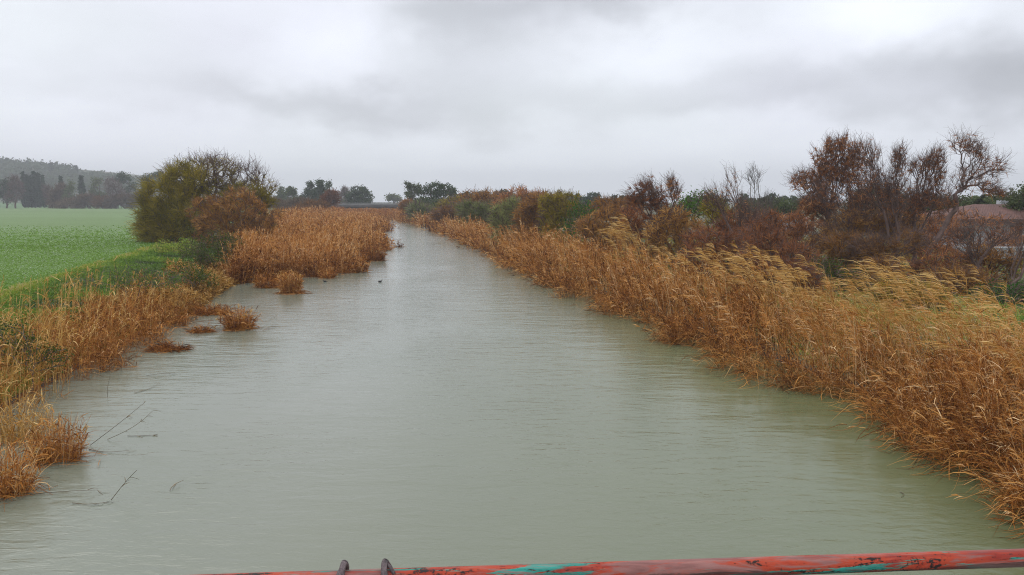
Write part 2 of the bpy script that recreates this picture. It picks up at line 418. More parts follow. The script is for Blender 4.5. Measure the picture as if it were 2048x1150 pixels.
# ------------------------------------------------------------------ plants: skeleton + foliage
def nn_tree(rng, base, fork, targets, bf=0.4, step=0.5, wob=0.10):
    """a branching skeleton that reaches every target point; returns nodes, parent, incoming direction, tips below"""
    nodes = [np.asarray(base, float)]; par = [0]; plen = [0.0]; dirs = [unit(np.asarray(fork, float) - base)]
    L = np.linalg.norm(fork - base); n = max(2, int(L / step))
    ax = rng.normal(size=3) * [1, 1, .2] * wob * L * .5
    for i in range(1, n + 1):
        s = i / n; p = base + (fork - base) * s + ax * math.sin(s * math.pi)
        dirs.append(unit(p - nodes[-1])); plen.append(plen[-1] + np.linalg.norm(p - nodes[-1])); nodes.append(p); par.append(len(nodes) - 2)
    first = max(1, len(nodes) - 1 - (n // 3))
    cap = len(targets) * 14 + 50
    ND = np.zeros((cap, 3)); PL = np.full(cap, 1e9); k = len(nodes); ND[:k] = nodes; PL[:k] = plen
    order = np.argsort(np.linalg.norm(targets - fork, axis=1))
    tips = []
    for ti in order:
        t = targets[ti]
        d = np.linalg.norm(ND[first:k] - t, axis=1); j = int(np.argmin(d + bf * PL[first:k])) + first
        dist = np.linalg.norm(t - ND[j])
        if dist < 0.02: continue
        m = min(8, max(1, int(math.ceil(dist / step))))
        p0 = ND[j].copy(); d0 = dirs[j]; wv = rng.normal(size=3) * wob * dist
        c = p0 + d0 * dist * 0.28 + np.array([0, 0, .06]) * dist
        prev = j
        if k + m >= cap: break
        for i in range(1, m + 1):
            s = i / m; p = (1 - s) ** 2 * p0 + 2 * s * (1 - s) * c + s * s * t + wv * math.sin(s * math.pi) 
            dirs.append(unit(p - ND[prev])); par.append(prev); ND[k] = p; PL[k] = PL[prev] + np.linalg.norm(p - ND[prev]); prev = k; k += 1
        tips.append(prev)
    N = ND[:k]; par = np.array(par); D = np.array(dirs)
    cnt = np.zeros(k); has = np.zeros(k, bool); has[par[1:]] = True; cnt[~has] = 1
    for i in range(k - 1, 0, -1): cnt[par[i]] += cnt[i]
    return N, par, D, cnt, np.array(tips)


def wood(acc, rng, N, par, D, cnt, r_base, r_tip, ns=5, expo=.68):
    k = len(N); r = r_tip + (r_base - r_tip) * np.power(cnt / cnt[0], expo)
    main = np.zeros(k, int) - 1; best = np.zeros(k)
    for i in range(1, k):
        if cnt[i] > best[par[i]]: best[par[i]] = cnt[i]; main[par[i]] = i
    i = np.arange(1, k); p = par[i]; ism = main[p] == i
    r0 = np.where(ism, r[p], r[i] * 1.05); d0 = np.where(ism[:, None], D[p], D[i])
    acc.segs(N[p], N[i], r0, r[i], d0, D[i], rng.uniform(0, 1), ns)
    return r


def sprigs(acc, rng, p, d, n, length, width, spread=0.7, up=0.2, droop=0.15, wind=(0, 0, 0), tint=(0.2, 0.9), K=3):
    """n thin curved sprigs from every point p with direction d"""
    P0 = np.repeat(p, n, 0); D0 = np.repeat(d, n, 0); M = len(P0)
    dr = unit(D0 * (1 - spread * .5) + rdir(rng, M) * spread + np.array([0, 0, up]) + np.array(wind))
    Ls = rng.uniform(length[0], length[1], M)
    s = np.linspace(0, 1, K)
    C = P0[:, None] + dr[:, None] * (Ls[:, None] * s[None])[..., None]
    C[..., 2] -= (s[None] ** 2) * droop * Ls[:, None]
    C += (rng.normal(size=(M, 1, 3)) * 0.12 * Ls[:, None, None]) * (s * (1 - s) * 4)[None, :, None]
    W = width * rng.uniform(.6, 1.3, (M, 1)) * (1 - .6 * s[None])
    base = np.repeat(rng.uniform(0, 1, len(p)), n)
    tn = tint[0] + (tint[1] - tint[0]) * np.clip(base * .5 + rng.uniform(0, 1, M) * .5, 0, 1)
    acc.ribbons(C, W, perp(rng, dr), tn)
    return C[:, -1]


def leaves(acc, rng, p, n, spread, size, tint=(0.1, 1.0), flat=0.0):
    M = len(p) * n; c = np.repeat(p, n, 0) + rng.normal(size=(M, 3)) * spread * np.array([1, 1, .75])
    a = rdir(rng, M); a[:, 2] *= (1 - flat); a = unit(a); b = perp(rng, a)
    sz = size * rng.uniform(.5, 1.4, (M, 1))
    base = np.repeat(rng.uniform(0, 1, len(p)), n)
    acc.cards(c, a * sz, b * sz, tint[0] + (tint[1] - tint[0]) * (base * .45 + rng.uniform(0, 1, M) * .55))


def in_lobes(rng, lobes, n, shell=0.5):
    """n points inside ellipsoids [(center, radii)], more of them near the outside"""
    vol = np.array([l[1][0] * l[1][1] * l[1][2] for l in lobes]) ** .75; pick = rng.choice(len(lobes), n, p=vol / vol.sum())
    C = np.array([l[0] for l in lobes])[pick]; R = np.array([l[1] for l in lobes])[pick]
    d = rdir(rng, n); r = rng.uniform(0, 1, (n, 1)) ** (1 / 3) * (1 - shell) + shell * rng.uniform(.75, 1.02, (n, 1))
    return C + d * r * R


def split_lobes(rng, lobes, m, k=.42, tall=1.25):
    """every lobe becomes m smaller clumps with gaps between them"""
    out = []
    for c, r in lobes:
        for _ in range(m):
            d = unit(rng.normal(size=3)) * rng.uniform(.35, .75); out.append((c + d * r, r * np.array([k, k, k * tall]) * rng.uniform(.75, 1.2)))
    return out


def px_lobes(spec, Y):
    """(cx, cy, rx, ry[, dY]) in photo pixels at distance Y -> world ellipsoids"""
    out = []
    for s in spec:
        cx, cy, rx, ry = s[:4]; dy = s[4] if len(s) > 4 else 0; yy = Y + dy; k = yy / FPX
        out.append((A(cx, cy, yy), np.array([rx * k, rx * k * .85, ry * k])))
    return out


def plant(seed, name, label, cat, group, base, lobes, nt, wood_mat, leaf_m, fol, trunk=(0.1, 0.012), fork=0.25, bf=0.4, step=0.5, wob=.1,
          wind=(0, 0, 0), parts=('trunk', 'crown'), minz=None, shell=.4):
    """one tree or shrub: Empty > trunk (with limbs) and crown. fol: list of (kind, args)"""
    rng = np.random.default_rng(seed); base = np.asarray(base, float)
    cen = sum(l[0] for l in lobes) / len(lobes)
    fk = base + (cen - base) * fork; fk[2] = max(fk[2], base[2] + 0.1)
    T = in_lobes(rng, lobes, nt, shell); T[:, 2] = np.maximum(T[:, 2], base[2] + 0.08)
    N, par, D, cnt, tips = nn_tree(rng, base, fk, T, bf, step, wob)
    root = empty(name, base, label, cat, group)
    wa = Acc(); wood(wa, rng, N, par, D, cnt, trunk[0], trunk[1])
    la = Acc(); any_l = False
    for f in fol:
        kind, a = f[0], dict(f[1]); mx = a.pop('fine', 2); keep = a.pop('keep', 1.0); below = a.pop('below', None); above = a.pop('above', None)
        sel = np.where(cnt <= mx)[0]; sel = sel[sel > 1]
        if keep < 1: sel = sel[rng.uniform(0, 1, len(sel)) < keep]
        if below is not None: sel = sel[N[sel, 2] < below]
        if above is not None: sel = sel[N[sel, 2] > above]
        if len(sel) == 0: continue
        if kind == 'twig': sprigs(wa, rng, N[sel], D[sel], wind=wind, **a)
        elif kind == 'sprig': sprigs(la, rng, N[sel], D[sel], wind=wind, **a); any_l = True
        elif kind == 'leaf': leaves(la, rng, N[sel], **a); any_l = True
    wa.build(parts[0], wood_mat, root, base)
    if any_l: la.build(parts[1], leaf_m, root, base)
    return root


def copy_tree(o, parent=None):
    c = o.copy(); COL.objects.link(c); c.parent = parent
    for ch in list(o.children): copy_tree(ch, c)
    return c


# ------------------------------------------------------------------ reeds
def reeds(acc, rng, B, H, lean, wid, nleaf=6, plume=0.3, pacc=None, leafL=.42, tint=(0.25, 0.85), ragged=.35, droopdir=None, leafw=1.6, toff=None, nplume=9, plumeL=(.14, .34)):
    """dry reed stalks standing at B (N,3) with height H, horizontal lean vector lean (N,3), stalk width wid (N)"""
    N = len(B); K = 6; s = np.linspace(0, 1, K)
    H = np.broadcast_to(H, (N,)); wid = np.broadcast_to(wid, (N,))
    az = rng.uniform(0, 2 * math.pi, N); rl = rng.normal(0, ragged * .35, N)
    ln = np.broadcast_to(lean, (N, 3)) + np.stack([np.cos(az) * rl, np.sin(az) * rl, 0 * az], 1)
    C = B[:, None] + np.zeros((N, K, 3))
    C[..., 2] += H[:, None] * s[None] * (1 - .10 * s[None])
    C += ln[:, None] * (H[:, None] * (0.35 * s[None] + 0.65 * s[None] ** 2))[..., None]
    ext = np.linalg.norm(ln, axis=1); C[..., 2] -= (np.minimum(ext, 1.3) ** 2 * .32)[:, None] * H[:, None] * s[None] ** 2
    side = unit(np.stack([rng.normal(1, .5, N), rng.normal(0, .6, N), 0 * az], 1))
    bt = rng.uniform(0, 1, N)
    off = 0 if toff is None else toff
    ts = tint[0] + (tint[1] - tint[0]) * (bt ** 1.3 * .85 + .15) + off; offl = 0 if toff is None else np.repeat(toff, max(nleaf, 1))
    acc.ribbons(C, wid[:, None] * (1 - .5 * s[None]), side, ts)
    # leaves
    if nleaf:
        n = nleaf; ii = np.repeat(np.arange(N), n); M = len(ii)
        tt = rng.uniform(.12, .97, M); f = tt * (K - 1); k0 = np.minimum(f.astype(int), K - 2); fr = (f - k0)[:, None]
        p0 = C[ii, k0] * (1 - fr) + C[ii, k0 + 1] * fr; dd = unit(C[ii, k0 + 1] - C[ii, k0])
        a2 = rng.uniform(0, 2 * math.pi, M); out = np.stack([np.cos(a2), np.sin(a2), 0 * a2], 1)
        if droopdir is not None: out = unit(out + np.asarray(droopdir) * .9)
        q = rng.uniform(.35, 1.0, (M, 1)); d0 = unit(dd * q + out * (.95 - q * .6))
        Ll = leafL * rng.uniform(.5, 1.3, M); s4 = np.linspace(0, 1, 4)
        L = p0[:, None] + d0[:, None] * (Ll[:, None] * s4)[..., None]
        dr = rng.uniform(.1, 1.0, M) * Ll; L[..., 2] -= dr[:, None] * s4 ** 2
        L[..., 2] = np.maximum(L[..., 2], 0.01)
        w = (wid[ii] * leafw * rng.uniform(.6, 1.5, M))[:, None] * np.array([.6, 1.0, .8, .15])
        tl = tint[0] + (tint[1] - tint[0]) * np.clip(bt[ii] * .4 + rng.uniform(0, 1, M) ** 1.6 * .85 - .12, 0, 1.15) + offl
        acc.ribbons(L, w, perp(rng, d0), tl)
    # plumes
    sel = np.where(rng.uniform(0, 1, N) < plume)[0]
    if len(sel):
        pa = pacc or acc; n = nplume; ii = np.repeat(sel, n); M = len(ii)
        tt = rng.uniform(.80, 1.0, M); p0 = C[ii, -2] + (C[ii, -1] - C[ii, -2]) * ((tt - .8) / .2)[:, None]
        dd = unit(C[ii, -1] - C[ii, -2]); wd = np.asarray(droopdir if droopdir is not None else (0, 0, 0), float)
        d0 = unit(dd + rdir(rng, M) * .35 + wd * .5)
        Ll = rng.uniform(plumeL[0], plumeL[1], M) * np.clip(H[ii] / 2.6, .5, 1.1); s3 = np.linspace(0, 1, 3)
        L = p0[:, None] + d0[:, None] * (Ll[:, None] * s3)[..., None]; L += wd * (Ll[:, None] * .5 * s3 ** 2)[..., None]; L[..., 2] -= .35 * Ll[:, None] * s3 ** 2
        pa.ribbons(L, (wid[ii] * 1.5)[:, None] * np.array([.7, 1.0, .2]), perp(rng, d0), rng.uniform(.5, 1.0, M))
    return C


def litter(acc, rng, C0, n, L=(.3, .9), w=.008, tint=(0, .7), zmax=.5, flat=.6):
    """broken stalks and leaves lying every way round the points C0"""
    i = rng.integers(0, len(C0), n); p = C0[i] + rng.normal(size=(n, 3)) * [.2, .2, 0]; p[:, 2] += rng.uniform(0, zmax, n)
    d = rdir(rng, n); d[:, 2] *= (1 - flat); d = unit(d); Ls = rng.uniform(L[0], L[1], n); s = np.linspace(-.5, .5, 4)
    C = p[:, None] + d[:, None] * (Ls[:, None] * s)[..., None]; C[..., 2] -= (s ** 2 * 1.2)[None] * Ls[:, None] * rng.uniform(0, 1, (n, 1))
    C[..., 2] = np.maximum(C[..., 2], .012)
    acc.ribbons(C, w * rng.uniform(.6, 1.6, (n, 1)) * np.array([.8, 1, 1, .4]), perp(rng, d), rng.uniform(tint[0], tint[1], n))


def lod_y(rng, n, y0, y1, p=1.35):
    """distances between y0 and y1, denser near by"""
    u = rng.uniform(0, 1, n); a = 1 - p
    return (y0 ** a + u * (y1 ** a - y0 ** a)) ** (1 / a)


def wfar(y, w0=.008, k=.00042): return np.maximum(w0, y * k)


def zat(x, y): return np.maximum(hgt(x, y), -0.35)


# the waterline of the right-hand reeds, traced on the water surface
RIGHT_EDGE = np.array([P(px, py)[:2] for px, py in [(2300, 1150), (2120, 1075), (2010, 1005), (1940, 965), (1890, 925), (1800, 862), (1720, 812), (1650, 795), (1590, 785),
             (1520, 760), (1470, 745), (1440, 722), (1380, 690), (1330, 664), (1250, 637), (1190, 606), (1120, 576), (1050, 550),
             (1000, 520), (960, 500), (905, 476), (860, 462), (830, 450), (800, 444), (772, 440.5)]])


def right_x(y): return np.interp(y, RIGHT_EDGE[:, 1], RIGHT_EDGE[:, 0])


def ragged_x(y): return right_x(y) + (.30 * np.sin(y * 1.15 + 1.0) + .22 * np.sin(y * 2.7 + np.sin(y * .6) * 2)) * np.clip(y / 18, .8, 1.6)


def build_right_bed():
    rng = np.random.default_rng(11); a = Acc()
    # main body: overlapping clumps, each with its own height, lean and shade
    nc = 1500; cy = lod_y(rng, nc, 6.2, 190, 1.5); cd = rng.uniform(0, 1, nc) ** .8 * np.interp(cy, [6, 15, 40, 90], [3.3, 3.1, 3.4, 4.5])
    gap = (np.abs(cy - 20.6) < 1.3) & (cd > .7) | (np.sin(cy * 1.05 + 1.7 * cd) + .7 * np.sin(cy * 2.3 + 1) > 1.15) & (cd > 1.0) & (cy < 34); kk = ~gap | (rng.uniform(0, 1, nc) < .12); cy, cd = cy[kk], cd[kk]; nc = len(cy)
    per = rng.integers(5, 18, nc); i = np.repeat(np.arange(nc), per); n = len(i); g = np.abs(rng.normal(0, 1, n)) * .13 * np.clip(cy[i] / 15, .8, 4); th = rng.uniform(0, 2 * math.pi, n)
    y = cy[i] + g * np.sin(th) * 1.2; d = np.maximum(cd[i] + g * np.cos(th), -.3); x = ragged_x(y) + d + .25 * np.sin(y * 1.7); z = zat(x, y)
    hc = rng.uniform(.58, 1.16, nc) * (1 + .16 * np.sin(cy * .9 + 1) + .10 * np.sin(cy * 2.1))
    top = (1.05 + .80 * np.clip(d / 1.8, 0, 1)) * np.interp(y, [22, 45], [1, 1.22]) * hc[i] * rng.uniform(.55, 1.25, n)
    fan = rng.uniform(0, .42, n) * (1.25 - .5 * np.clip(d / 2, 0, 1))
    H = np.clip(top - z, .45, 3.2); lc = rng.normal(-.10, .11, nc); lc2 = rng.normal(-.04, .10, nc)
    lean = np.stack([lc[i] - .26 * np.exp(-d / .5) + fan * np.cos(th), lc2[i] + fan * np.sin(th), 0 * y], 1)
    toff = np.clip(rng.normal(0, .13, nc), -.25, .3)[i] + .10 * np.clip(d - 1.2, -1, 1) - .06 + .09 * np.clip((24 - y) / 10, 0, 1)
    for far in (False, True):
        k = (y > 26) if far else (y <= 26)
        reeds(a, rng, np.stack([x, y, z], 1)[k], H[k], lean[k], wfar(y[k], .0075, .00046), 5 if far else 6, .16, None, .38, (.03, .95), .12, None if far else (-.25, -.05, 0), 1.4, toff[k])
    # single straight stalks that stand clear of the mass
    n = 2300; y = lod_y(rng, n, 7, 150, 1.45); d = rng.uniform(.3, 3.4, n); k = np.sin(y * 1.9 + d) + .8 * np.sin(y * .77) + rng.normal(0, .5, n) > 0; y, d = y[k], d[k]; n = len(y); x = right_x(y) + d; z = zat(x, y)
    reeds(a, rng, np.stack([x, y, z], 1), np.clip((1.75 + .65 * np.clip(d / 2, 0, 1)) * rng.uniform(.75, 1.2, n) - z, .5, 3), np.stack([rng.normal(-.2, .16, n), rng.normal(0, .12, n), 0 * y], 1), wfar(y, .008, .0005), 3, .4, None, .35, (.45, 1.05), .2, (-.7, -.1, 0), nplume=10, plumeL=(.14, .36))
    # tangled lower leaves hanging over the water
    n = 9000; y = lod_y(rng, n, 6.5, 120, 1.7); d = rng.exponential(.7, n) - .15; x = ragged_x(y) + d
    B = np.stack([x, y, rng.uniform(.03, .35, n)], 1)
    nn = len(B); K = 5; s = np.linspace(0, 1, K); Ls = rng.uniform(.35, 1.1, nn)
    dv = unit(np.stack([rng.normal(-.35, .8, nn), rng.normal(-.1, .8, nn), rng.uniform(.2, 1.5, nn)], 1))
    C = B[:, None] + dv[:, None] * (Ls[:, None] * s)[..., None]; C[..., 2] -= (s ** 2)[None] * Ls[:, None] * rng.uniform(.2, 1.1, (nn, 1)); C[..., 2] = np.maximum(C[..., 2], .01)
    a.ribbons(C, (wfar(y) * rng.uniform(.7, 2.0, nn))[:, None] * np.array([.6, 1, 1, .8, .2]), perp(rng, dv), rng.uniform(.0, .9, nn))
    tag(a.build('reed_bed', REED), 'dense russet dry reed bed leaning over the right edge of the canal', 'reed bed', kind='stuff')
    # golden fringe and understorey of the near bank behind the first reeds
    rng = np.random.default_rng(12); a = Acc(); n = 2900; y = lod_y(rng, n, 8, 34, 1.4); d = 2.6 + rng.exponential(2.4, n); x = right_x(y) + d; z = zat(x, y)
    clump = .5 + .5 * np.sin(y * 1.3 + x * 1.9) * np.cos(x * .8 - y * .5)
    H = np.clip(1.75 - z - (d - 2.6) * .10, .4, 2) * rng.uniform(.4, 1.1, n) * (.55 + .5 * clump)
    lean = np.stack([rng.normal(-.25, .15, n), rng.normal(-.05, .12, n), 0 * y], 1)
    reeds(a, rng, np.stack([x, y, z], 1), H, lean, wfar(y), 6, .35, None, .42, (.15, .85), .5, (-.8, -.1, 0))
    tag(a.build('bank_reeds', GOLD), 'thinner golden reeds on top of the right bank behind the dense bed', 'reeds', kind='stuff')


build_right_bed()


def left_edge_bed():
    # the large reed bed in the middle distance, left side of the canal; outline on the water
    px = [(480, 575), (560, 560), (640, 548), (700, 549), (738, 546), (722, 528), (700, 512), (765, 500), (780, 492), (760, 480), (735, 472), (780, 463), (778, 455), (768, 447), (770, 441)]
    pts = [P(*q)[:2] for q in px]; ys = np.array([p[1] for p in pts]); xs = np.array([p[0] for p in pts])
    o = np.argsort(ys); return ys[o], xs[o]


def build_left_bed():
    ys, xs = left_edge_bed(); rng = np.random.default_rng(21); a = Acc()
    nc = 3300; cy = lod_y(rng, nc, 41.5, 185, 1.45); xr = np.interp(cy, ys, xs)
    xl = np.minimum(-cy * np.interp(cy, [41, 60, 90, 150, 185], [.352, .350, .325, .29, .25]), xr - 1.5)
    cx = xr - .2 - rng.uniform(0, 1, nc) ** 1.1 * (xr - xl)
    front = lambda x: np.interp(x, [-17.5, -14.5, -12.5, -9.3, -8.6], [38.5, 42.2, 45, 47.4, 48.2]) + .6 + .45 * np.sin(x * 2.3) + .3 * np.sin(x * 5.1)
    k = cy > front(cx); cx, cy = cx[k], cy[k]; nc = len(cx)
    per = rng.integers(4, 13, nc); i = np.repeat(np.arange(nc), per); n = len(i); g = np.abs(rng.normal(0, 1, n)) * .32 * np.clip(cy[i] / 60, .7, 2.5); th = rng.uniform(0, 2 * math.pi, n)
    x = cx[i] + g * np.cos(th); y = cy[i] + g * np.sin(th); z = zat(x, y); d = np.interp(y, ys, xs) - x
    big = .5 + .5 * np.sin(cy * .42 + cx * .9) * np.cos(cx * .5 - cy * .17)
    H = np.clip((.95 + 1.15 * np.clip(d / 3.0, 0, 1)) * (rng.uniform(.65, 1.15, nc) * (.80 + .35 * big))[i] * rng.uniform(.6, 1.22, n) + np.clip(y - 80, 0, 90) * .003 - z * .45 + .15, .4, 3)
    lean = np.stack([rng.normal(.03, .10, nc)[i] + rng.normal(0, .08, n) + .3 * g * np.cos(th), rng.normal(0, .08, nc)[i] + rng.normal(0, .08, n), 0 * y], 1)
    toff = np.clip(rng.normal(-.04, .13, nc), -.3, .3)[i] + .10 * np.clip(d / 3 - .7, -1, .6)
    reeds(a, rng, np.stack([x, y, z], 1), H, lean, wfar(y, .012, .00040), 5, .25, None, .42, (.05, .88), .25, None, 1.5, toff)
    n = 1500; y = lod_y(rng, n, 44, 150, 1.4); xr = np.interp(y, ys, xs); x = xr - .4 - rng.uniform(0, 1, n) * (xr + y * .34); k = y > front(x); x, y = x[k], y[k]; n = len(x); z = zat(x, y)
    reeds(a, rng, np.stack([x, y, z], 1), rng.uniform(1.6, 2.7, n), (.03, 0, 0), wfar(y, .012, .00038), 3, .4, None, .35, (.5, 1.05), .3)
    B = np.stack([x, y, z], 1)[y < 75]; litter(a, rng, B, 5000, (.4, 1.1), .02, (0, .6), .5)
    tag(a.build('reed_bed', REED), 'broad russet reed bed jutting into the canal in the middle distance', 'reed bed', kind='stuff')
    # reeds that close the canal at its far end
    a = Acc(); n = 5200; y = rng.uniform(186, 252, n); x = XL(y) - 14 + rng.uniform(0, 1, n) * 52; k = x < XR(y) + 14; x, y = x[k], y[k]; z = zat(x, y)
    reeds(a, rng, np.stack([x, y, z], 1), rng.uniform(1.4, 2.3, len(x)), (0, 0, 0), .13, 3, 0, None, .6, (.2, .7), .3, leafw=1.3)
    tag(a.build('reed_bed', REED), 'far brown reeds closing the canal in front of the road bridge', 'reed bed', kind='stuff')


build_left_bed()


def build_left_bank():
    rng = np.random.default_rng(31)
    # russet and golden reeds along the near left bank
    a = Acc(); n = 4200; y = lod_y(rng, n, 12.5, 31, 1.2); d = rng.uniform(-.6, 1, n) * np.interp(y, [10, 16, 20, 30], [1.3, 1.3, 1.8, 1.5])
    x = XL(y) - .3 - d + .35 * np.sin(y * 1.6) + .2 * np.sin(y * 3.7); z = zat(x, y)
    dens = np.interp(y, [12, 15, 17, 18.5, 20, 27, 31], [.25, .3, .15, .35, 1, 1, .8]); k = rng.uniform(0, 1, n) < dens; x, y, z = x[k], y[k], z[k]; n = len(x)
    H = rng.uniform(.55, 1.25, n) * np.interp(y, [12, 17, 22, 31], [1.35, 1.25, 1.05, .9])
    lean = np.stack([rng.normal(.12, .2, n), rng.normal(-.05, .2, n), 0 * y], 1)
    reeds(a, rng, np.stack([x, y, z], 1), H, lean, wfar(y, .006), 3, .1, None, .36, (.05, .85), .5)
    litter(a, rng, np.stack([x, y, np.maximum(z, 0)], 1), 2600, (.2, .8), .009, (0, .7), .35)
    tag(a.build('bank_reeds', REED), 'matted russet reeds along the near left waterline', 'reeds', kind='stuff')
    # golden grass fringe further along
    a = Acc(); n = 6500; y = rng.uniform(28, 46, n); d = rng.uniform(-.5, 2.6, n); x = XL(y) - d - .2; z = zat(x, y)
    H = rng.uniform(.35, 1.2, n) * (.7 + .4 * np.sin(y * 1.1 + x)); lean = np.stack([rng.normal(.1, .2, n), rng.normal(0, .2, n), 0 * y], 1)
    reeds(a, rng, np.stack([x, y, z], 1), H, lean, wfar(y, .009), 5, .2, None, .30, (.0, .85), .5)
    tag(a.build('golden_grass', GOLD), 'low golden grass at the waterline before the big bushes', 'grass', kind='stuff')
    # tall pale stalks scattered on the near left bank
    a = Acc(); n = 1700; y = rng.uniform(11, 30, n); x = XL(y) - rng.uniform(-.5, 3.2, n); z = zat(x, y)
    k = rng.uniform(0, 1, n) < np.interp(y, [11, 18, 21, 30], [1, 1, .25, .2]); x, y, z = x[k], y[k], z[k]; n = len(x)
    reeds(a, rng, np.stack([x, y, z], 1), rng.uniform(1.2, 2.1, n), (.12, 0, 0), wfar(y, .009), 4, .3, None, .35, (.4, 1), .45)
    tag(a.build('golden_reeds', GOLD), 'tall golden reed stalks standing loose on the near left bank', 'reeds', kind='stuff')
    # green weeds and grass on the bank slope
    a = Acc(); n = 90000; y = lod_y(rng, n, 11, 62, 1.1); xr = XL(y) - .3; xl = XE(y) - .5
    x = xl + (xr - xl) * rng.uniform(0, 1, n) ** 1.1; z = zat(x, y)
    u = (x - xl) / (xr - xl); clump = .5 + .5 * np.sin(y * .9 + 1.7 * np.sin(x)) * np.cos(x * 1.3)
    Ls = (.10 + .30 * clump * (1 - .4 * u)) * rng.uniform(.5, 1.3, n)
    d0 = unit(np.stack([rng.normal(0, .6, n), rng.normal(0, .6, n), np.ones(n)], 1)); s = np.linspace(0, 1, 3)
    C = np.stack([x, y, z], 1)[:, None] + d0[:, None] * (Ls[:, None] * s)[..., None]; C[..., 2] -= (.4 * Ls)[:, None] * s ** 2
    tn = .25 + .35 * clump + rng.normal(0, .14, n) + .40 * np.exp(-(u / .10) ** 2) + .35 * np.clip(u - .7, 0, 1) - .2 * ((u > .25) & (u < .7) & (clump < .35))
    a.ribbons(C, (wfar(y, .010, .0007) * rng.uniform(.8, 2.2, n))[:, None] * np.array([.9, 1, .2]), perp(rng, d0), np.clip(tn, 0, 1))
    tag(a.build('bank_grass', GRASS), 'green grass and weeds on the slope between field and canal', 'grass', kind='stuff')
    # crop plants in the field, near rows
    a = Acc(); n = 110000; y = lod_y(rng, n, 24, 110, 1.6); w = rng.uniform(0, 1, n); x = XE(y) - .3 - w * (np.minimum(y * .75, 75) - (-XE(y)) + 4).clip(1)
    k = (x > -y * .72 - 2) & (rng.uniform(0, 1, n) < np.clip((112 - y) / 60, 0, 1)); x, y = x[k], y[k]; n = len(x); z = hgt(x, y) + .05
    Ls = rng.uniform(.06, .16, n) * np.clip(y / 40, 1, 2); d0 = unit(np.stack([rng.normal(0, .9, n), rng.normal(0, .9, n), np.ones(n)], 1)); s = np.linspace(0, 1, 3)
    C = np.stack([x, y, z], 1)[:, None] + d0[:, None] * (Ls[:, None] * s)[..., None]; C[..., 2] -= (.5 * Ls)[:, None] * s ** 2
    patch = .5 + .5 * np.sin(x * .12 + 2) * np.cos(y * .11 + x * .05)
    a.ribbons(C, (y * .0009 * rng.uniform(.5, 1.5, n))[:, None] * np.array([.8, 1, .2]), perp(rng, d0), np.clip(rng.normal(.45, .2, n) + .25 * patch, 0, 1))
    tag(a.build('crop_plants', CROP), 'short green crop covering the flat field', 'crop', kind='stuff')


build_left_bank()


def build_right_ground_cover():
    rng = np.random.default_rng(41); a = Acc(); n = 60000; y = lod_y(rng, n, 12, 75, 1.2); x = right_x(y) + 2.2 + rng.uniform(0, 1, n) ** 1.3 * (8 + y * .45); z = zat(x, y)
    clump = .5 + .5 * np.sin(y * .5 + 1.5 * np.sin(x * .7)) * np.cos(x * .55)
    Ls = (.12 + .35 * clump) * rng.uniform(.5, 1.3, n); d0 = unit(np.stack([rng.normal(-.1, .6, n), rng.normal(0, .6, n), np.ones(n)], 1)); s = np.linspace(0, 1, 3)
    C = np.stack([x, y, z], 1)[:, None] + d0[:, None] * (Ls[:, None] * s)[..., None]; C[..., 2] -= (.4 * Ls)[:, None] * s ** 2
    tn = rng.normal(.42, .2, n) + .45 * (clump - .35) + .42 * (1024 + x / y * FPX < 1995)
    a.ribbons(C, (wfar(y, .012, .0009) * rng.uniform(.8, 2.0, n))[:, None] * np.array([.9, 1, .2]), perp(rng, d0), np.clip(tn, 0, 1))
    tag(a.build('undergrowth', GRASS), 'green and straw undergrowth beneath the tamarisks on the right bank', 'undergrowth', kind='stuff')


build_right_ground_cover()


# separate reed tufts and clumps: things of their own
def tuft(seed, c, rx, ry, n, H, label, cat='reed tuft', group='reed tufts standing in the water', wid=.009, mat=REED, plume=.05, lean=(0, 0, 0), fan=.35, tint=(.15, .85), nl=4, name='reed_tuft', lit=80, zb=-.1, dd=None, parts=('stems', 'plume_sprays'), leafL=.3, nplume=9, plumeL=(.14, .34)):
    rng = np.random.default_rng(seed); c = np.asarray(c, float)
    r = np.sqrt(rng.uniform(0, 1, n)); th = rng.uniform(0, 2 * math.pi, n); ox, oy = r * np.cos(th), r * np.sin(th)
    B = np.stack([c[0] + ox * rx, c[1] + oy * ry, np.full(n, c[2] + zb)], 1)
    ln = np.stack([ox * fan, oy * fan, 0 * ox], 1) + np.asarray(lean)
    root = empty(name, c, label, cat, group); a, pa = Acc(), Acc()
    reeds(a, rng, B, H * rng.uniform(.3 if name == 'reed_tuft' else .55, 1.15, n) * (1 - .25 * r ** 2), ln, wid, nl, plume, pa, leafL, tint, .3, dd, nplume=nplume, plumeL=plumeL)
    B2 = B.copy(); B2[:, 2] = c[2]
    if lit: litter(a, rng, B2, lit * 2, (.25, .8), wid * .8, (0, .7), .10, .85)
    a.build(parts[0], mat, root, c)
    if pa.v: pa.build(parts[1], GOLD, root, c)
    return root


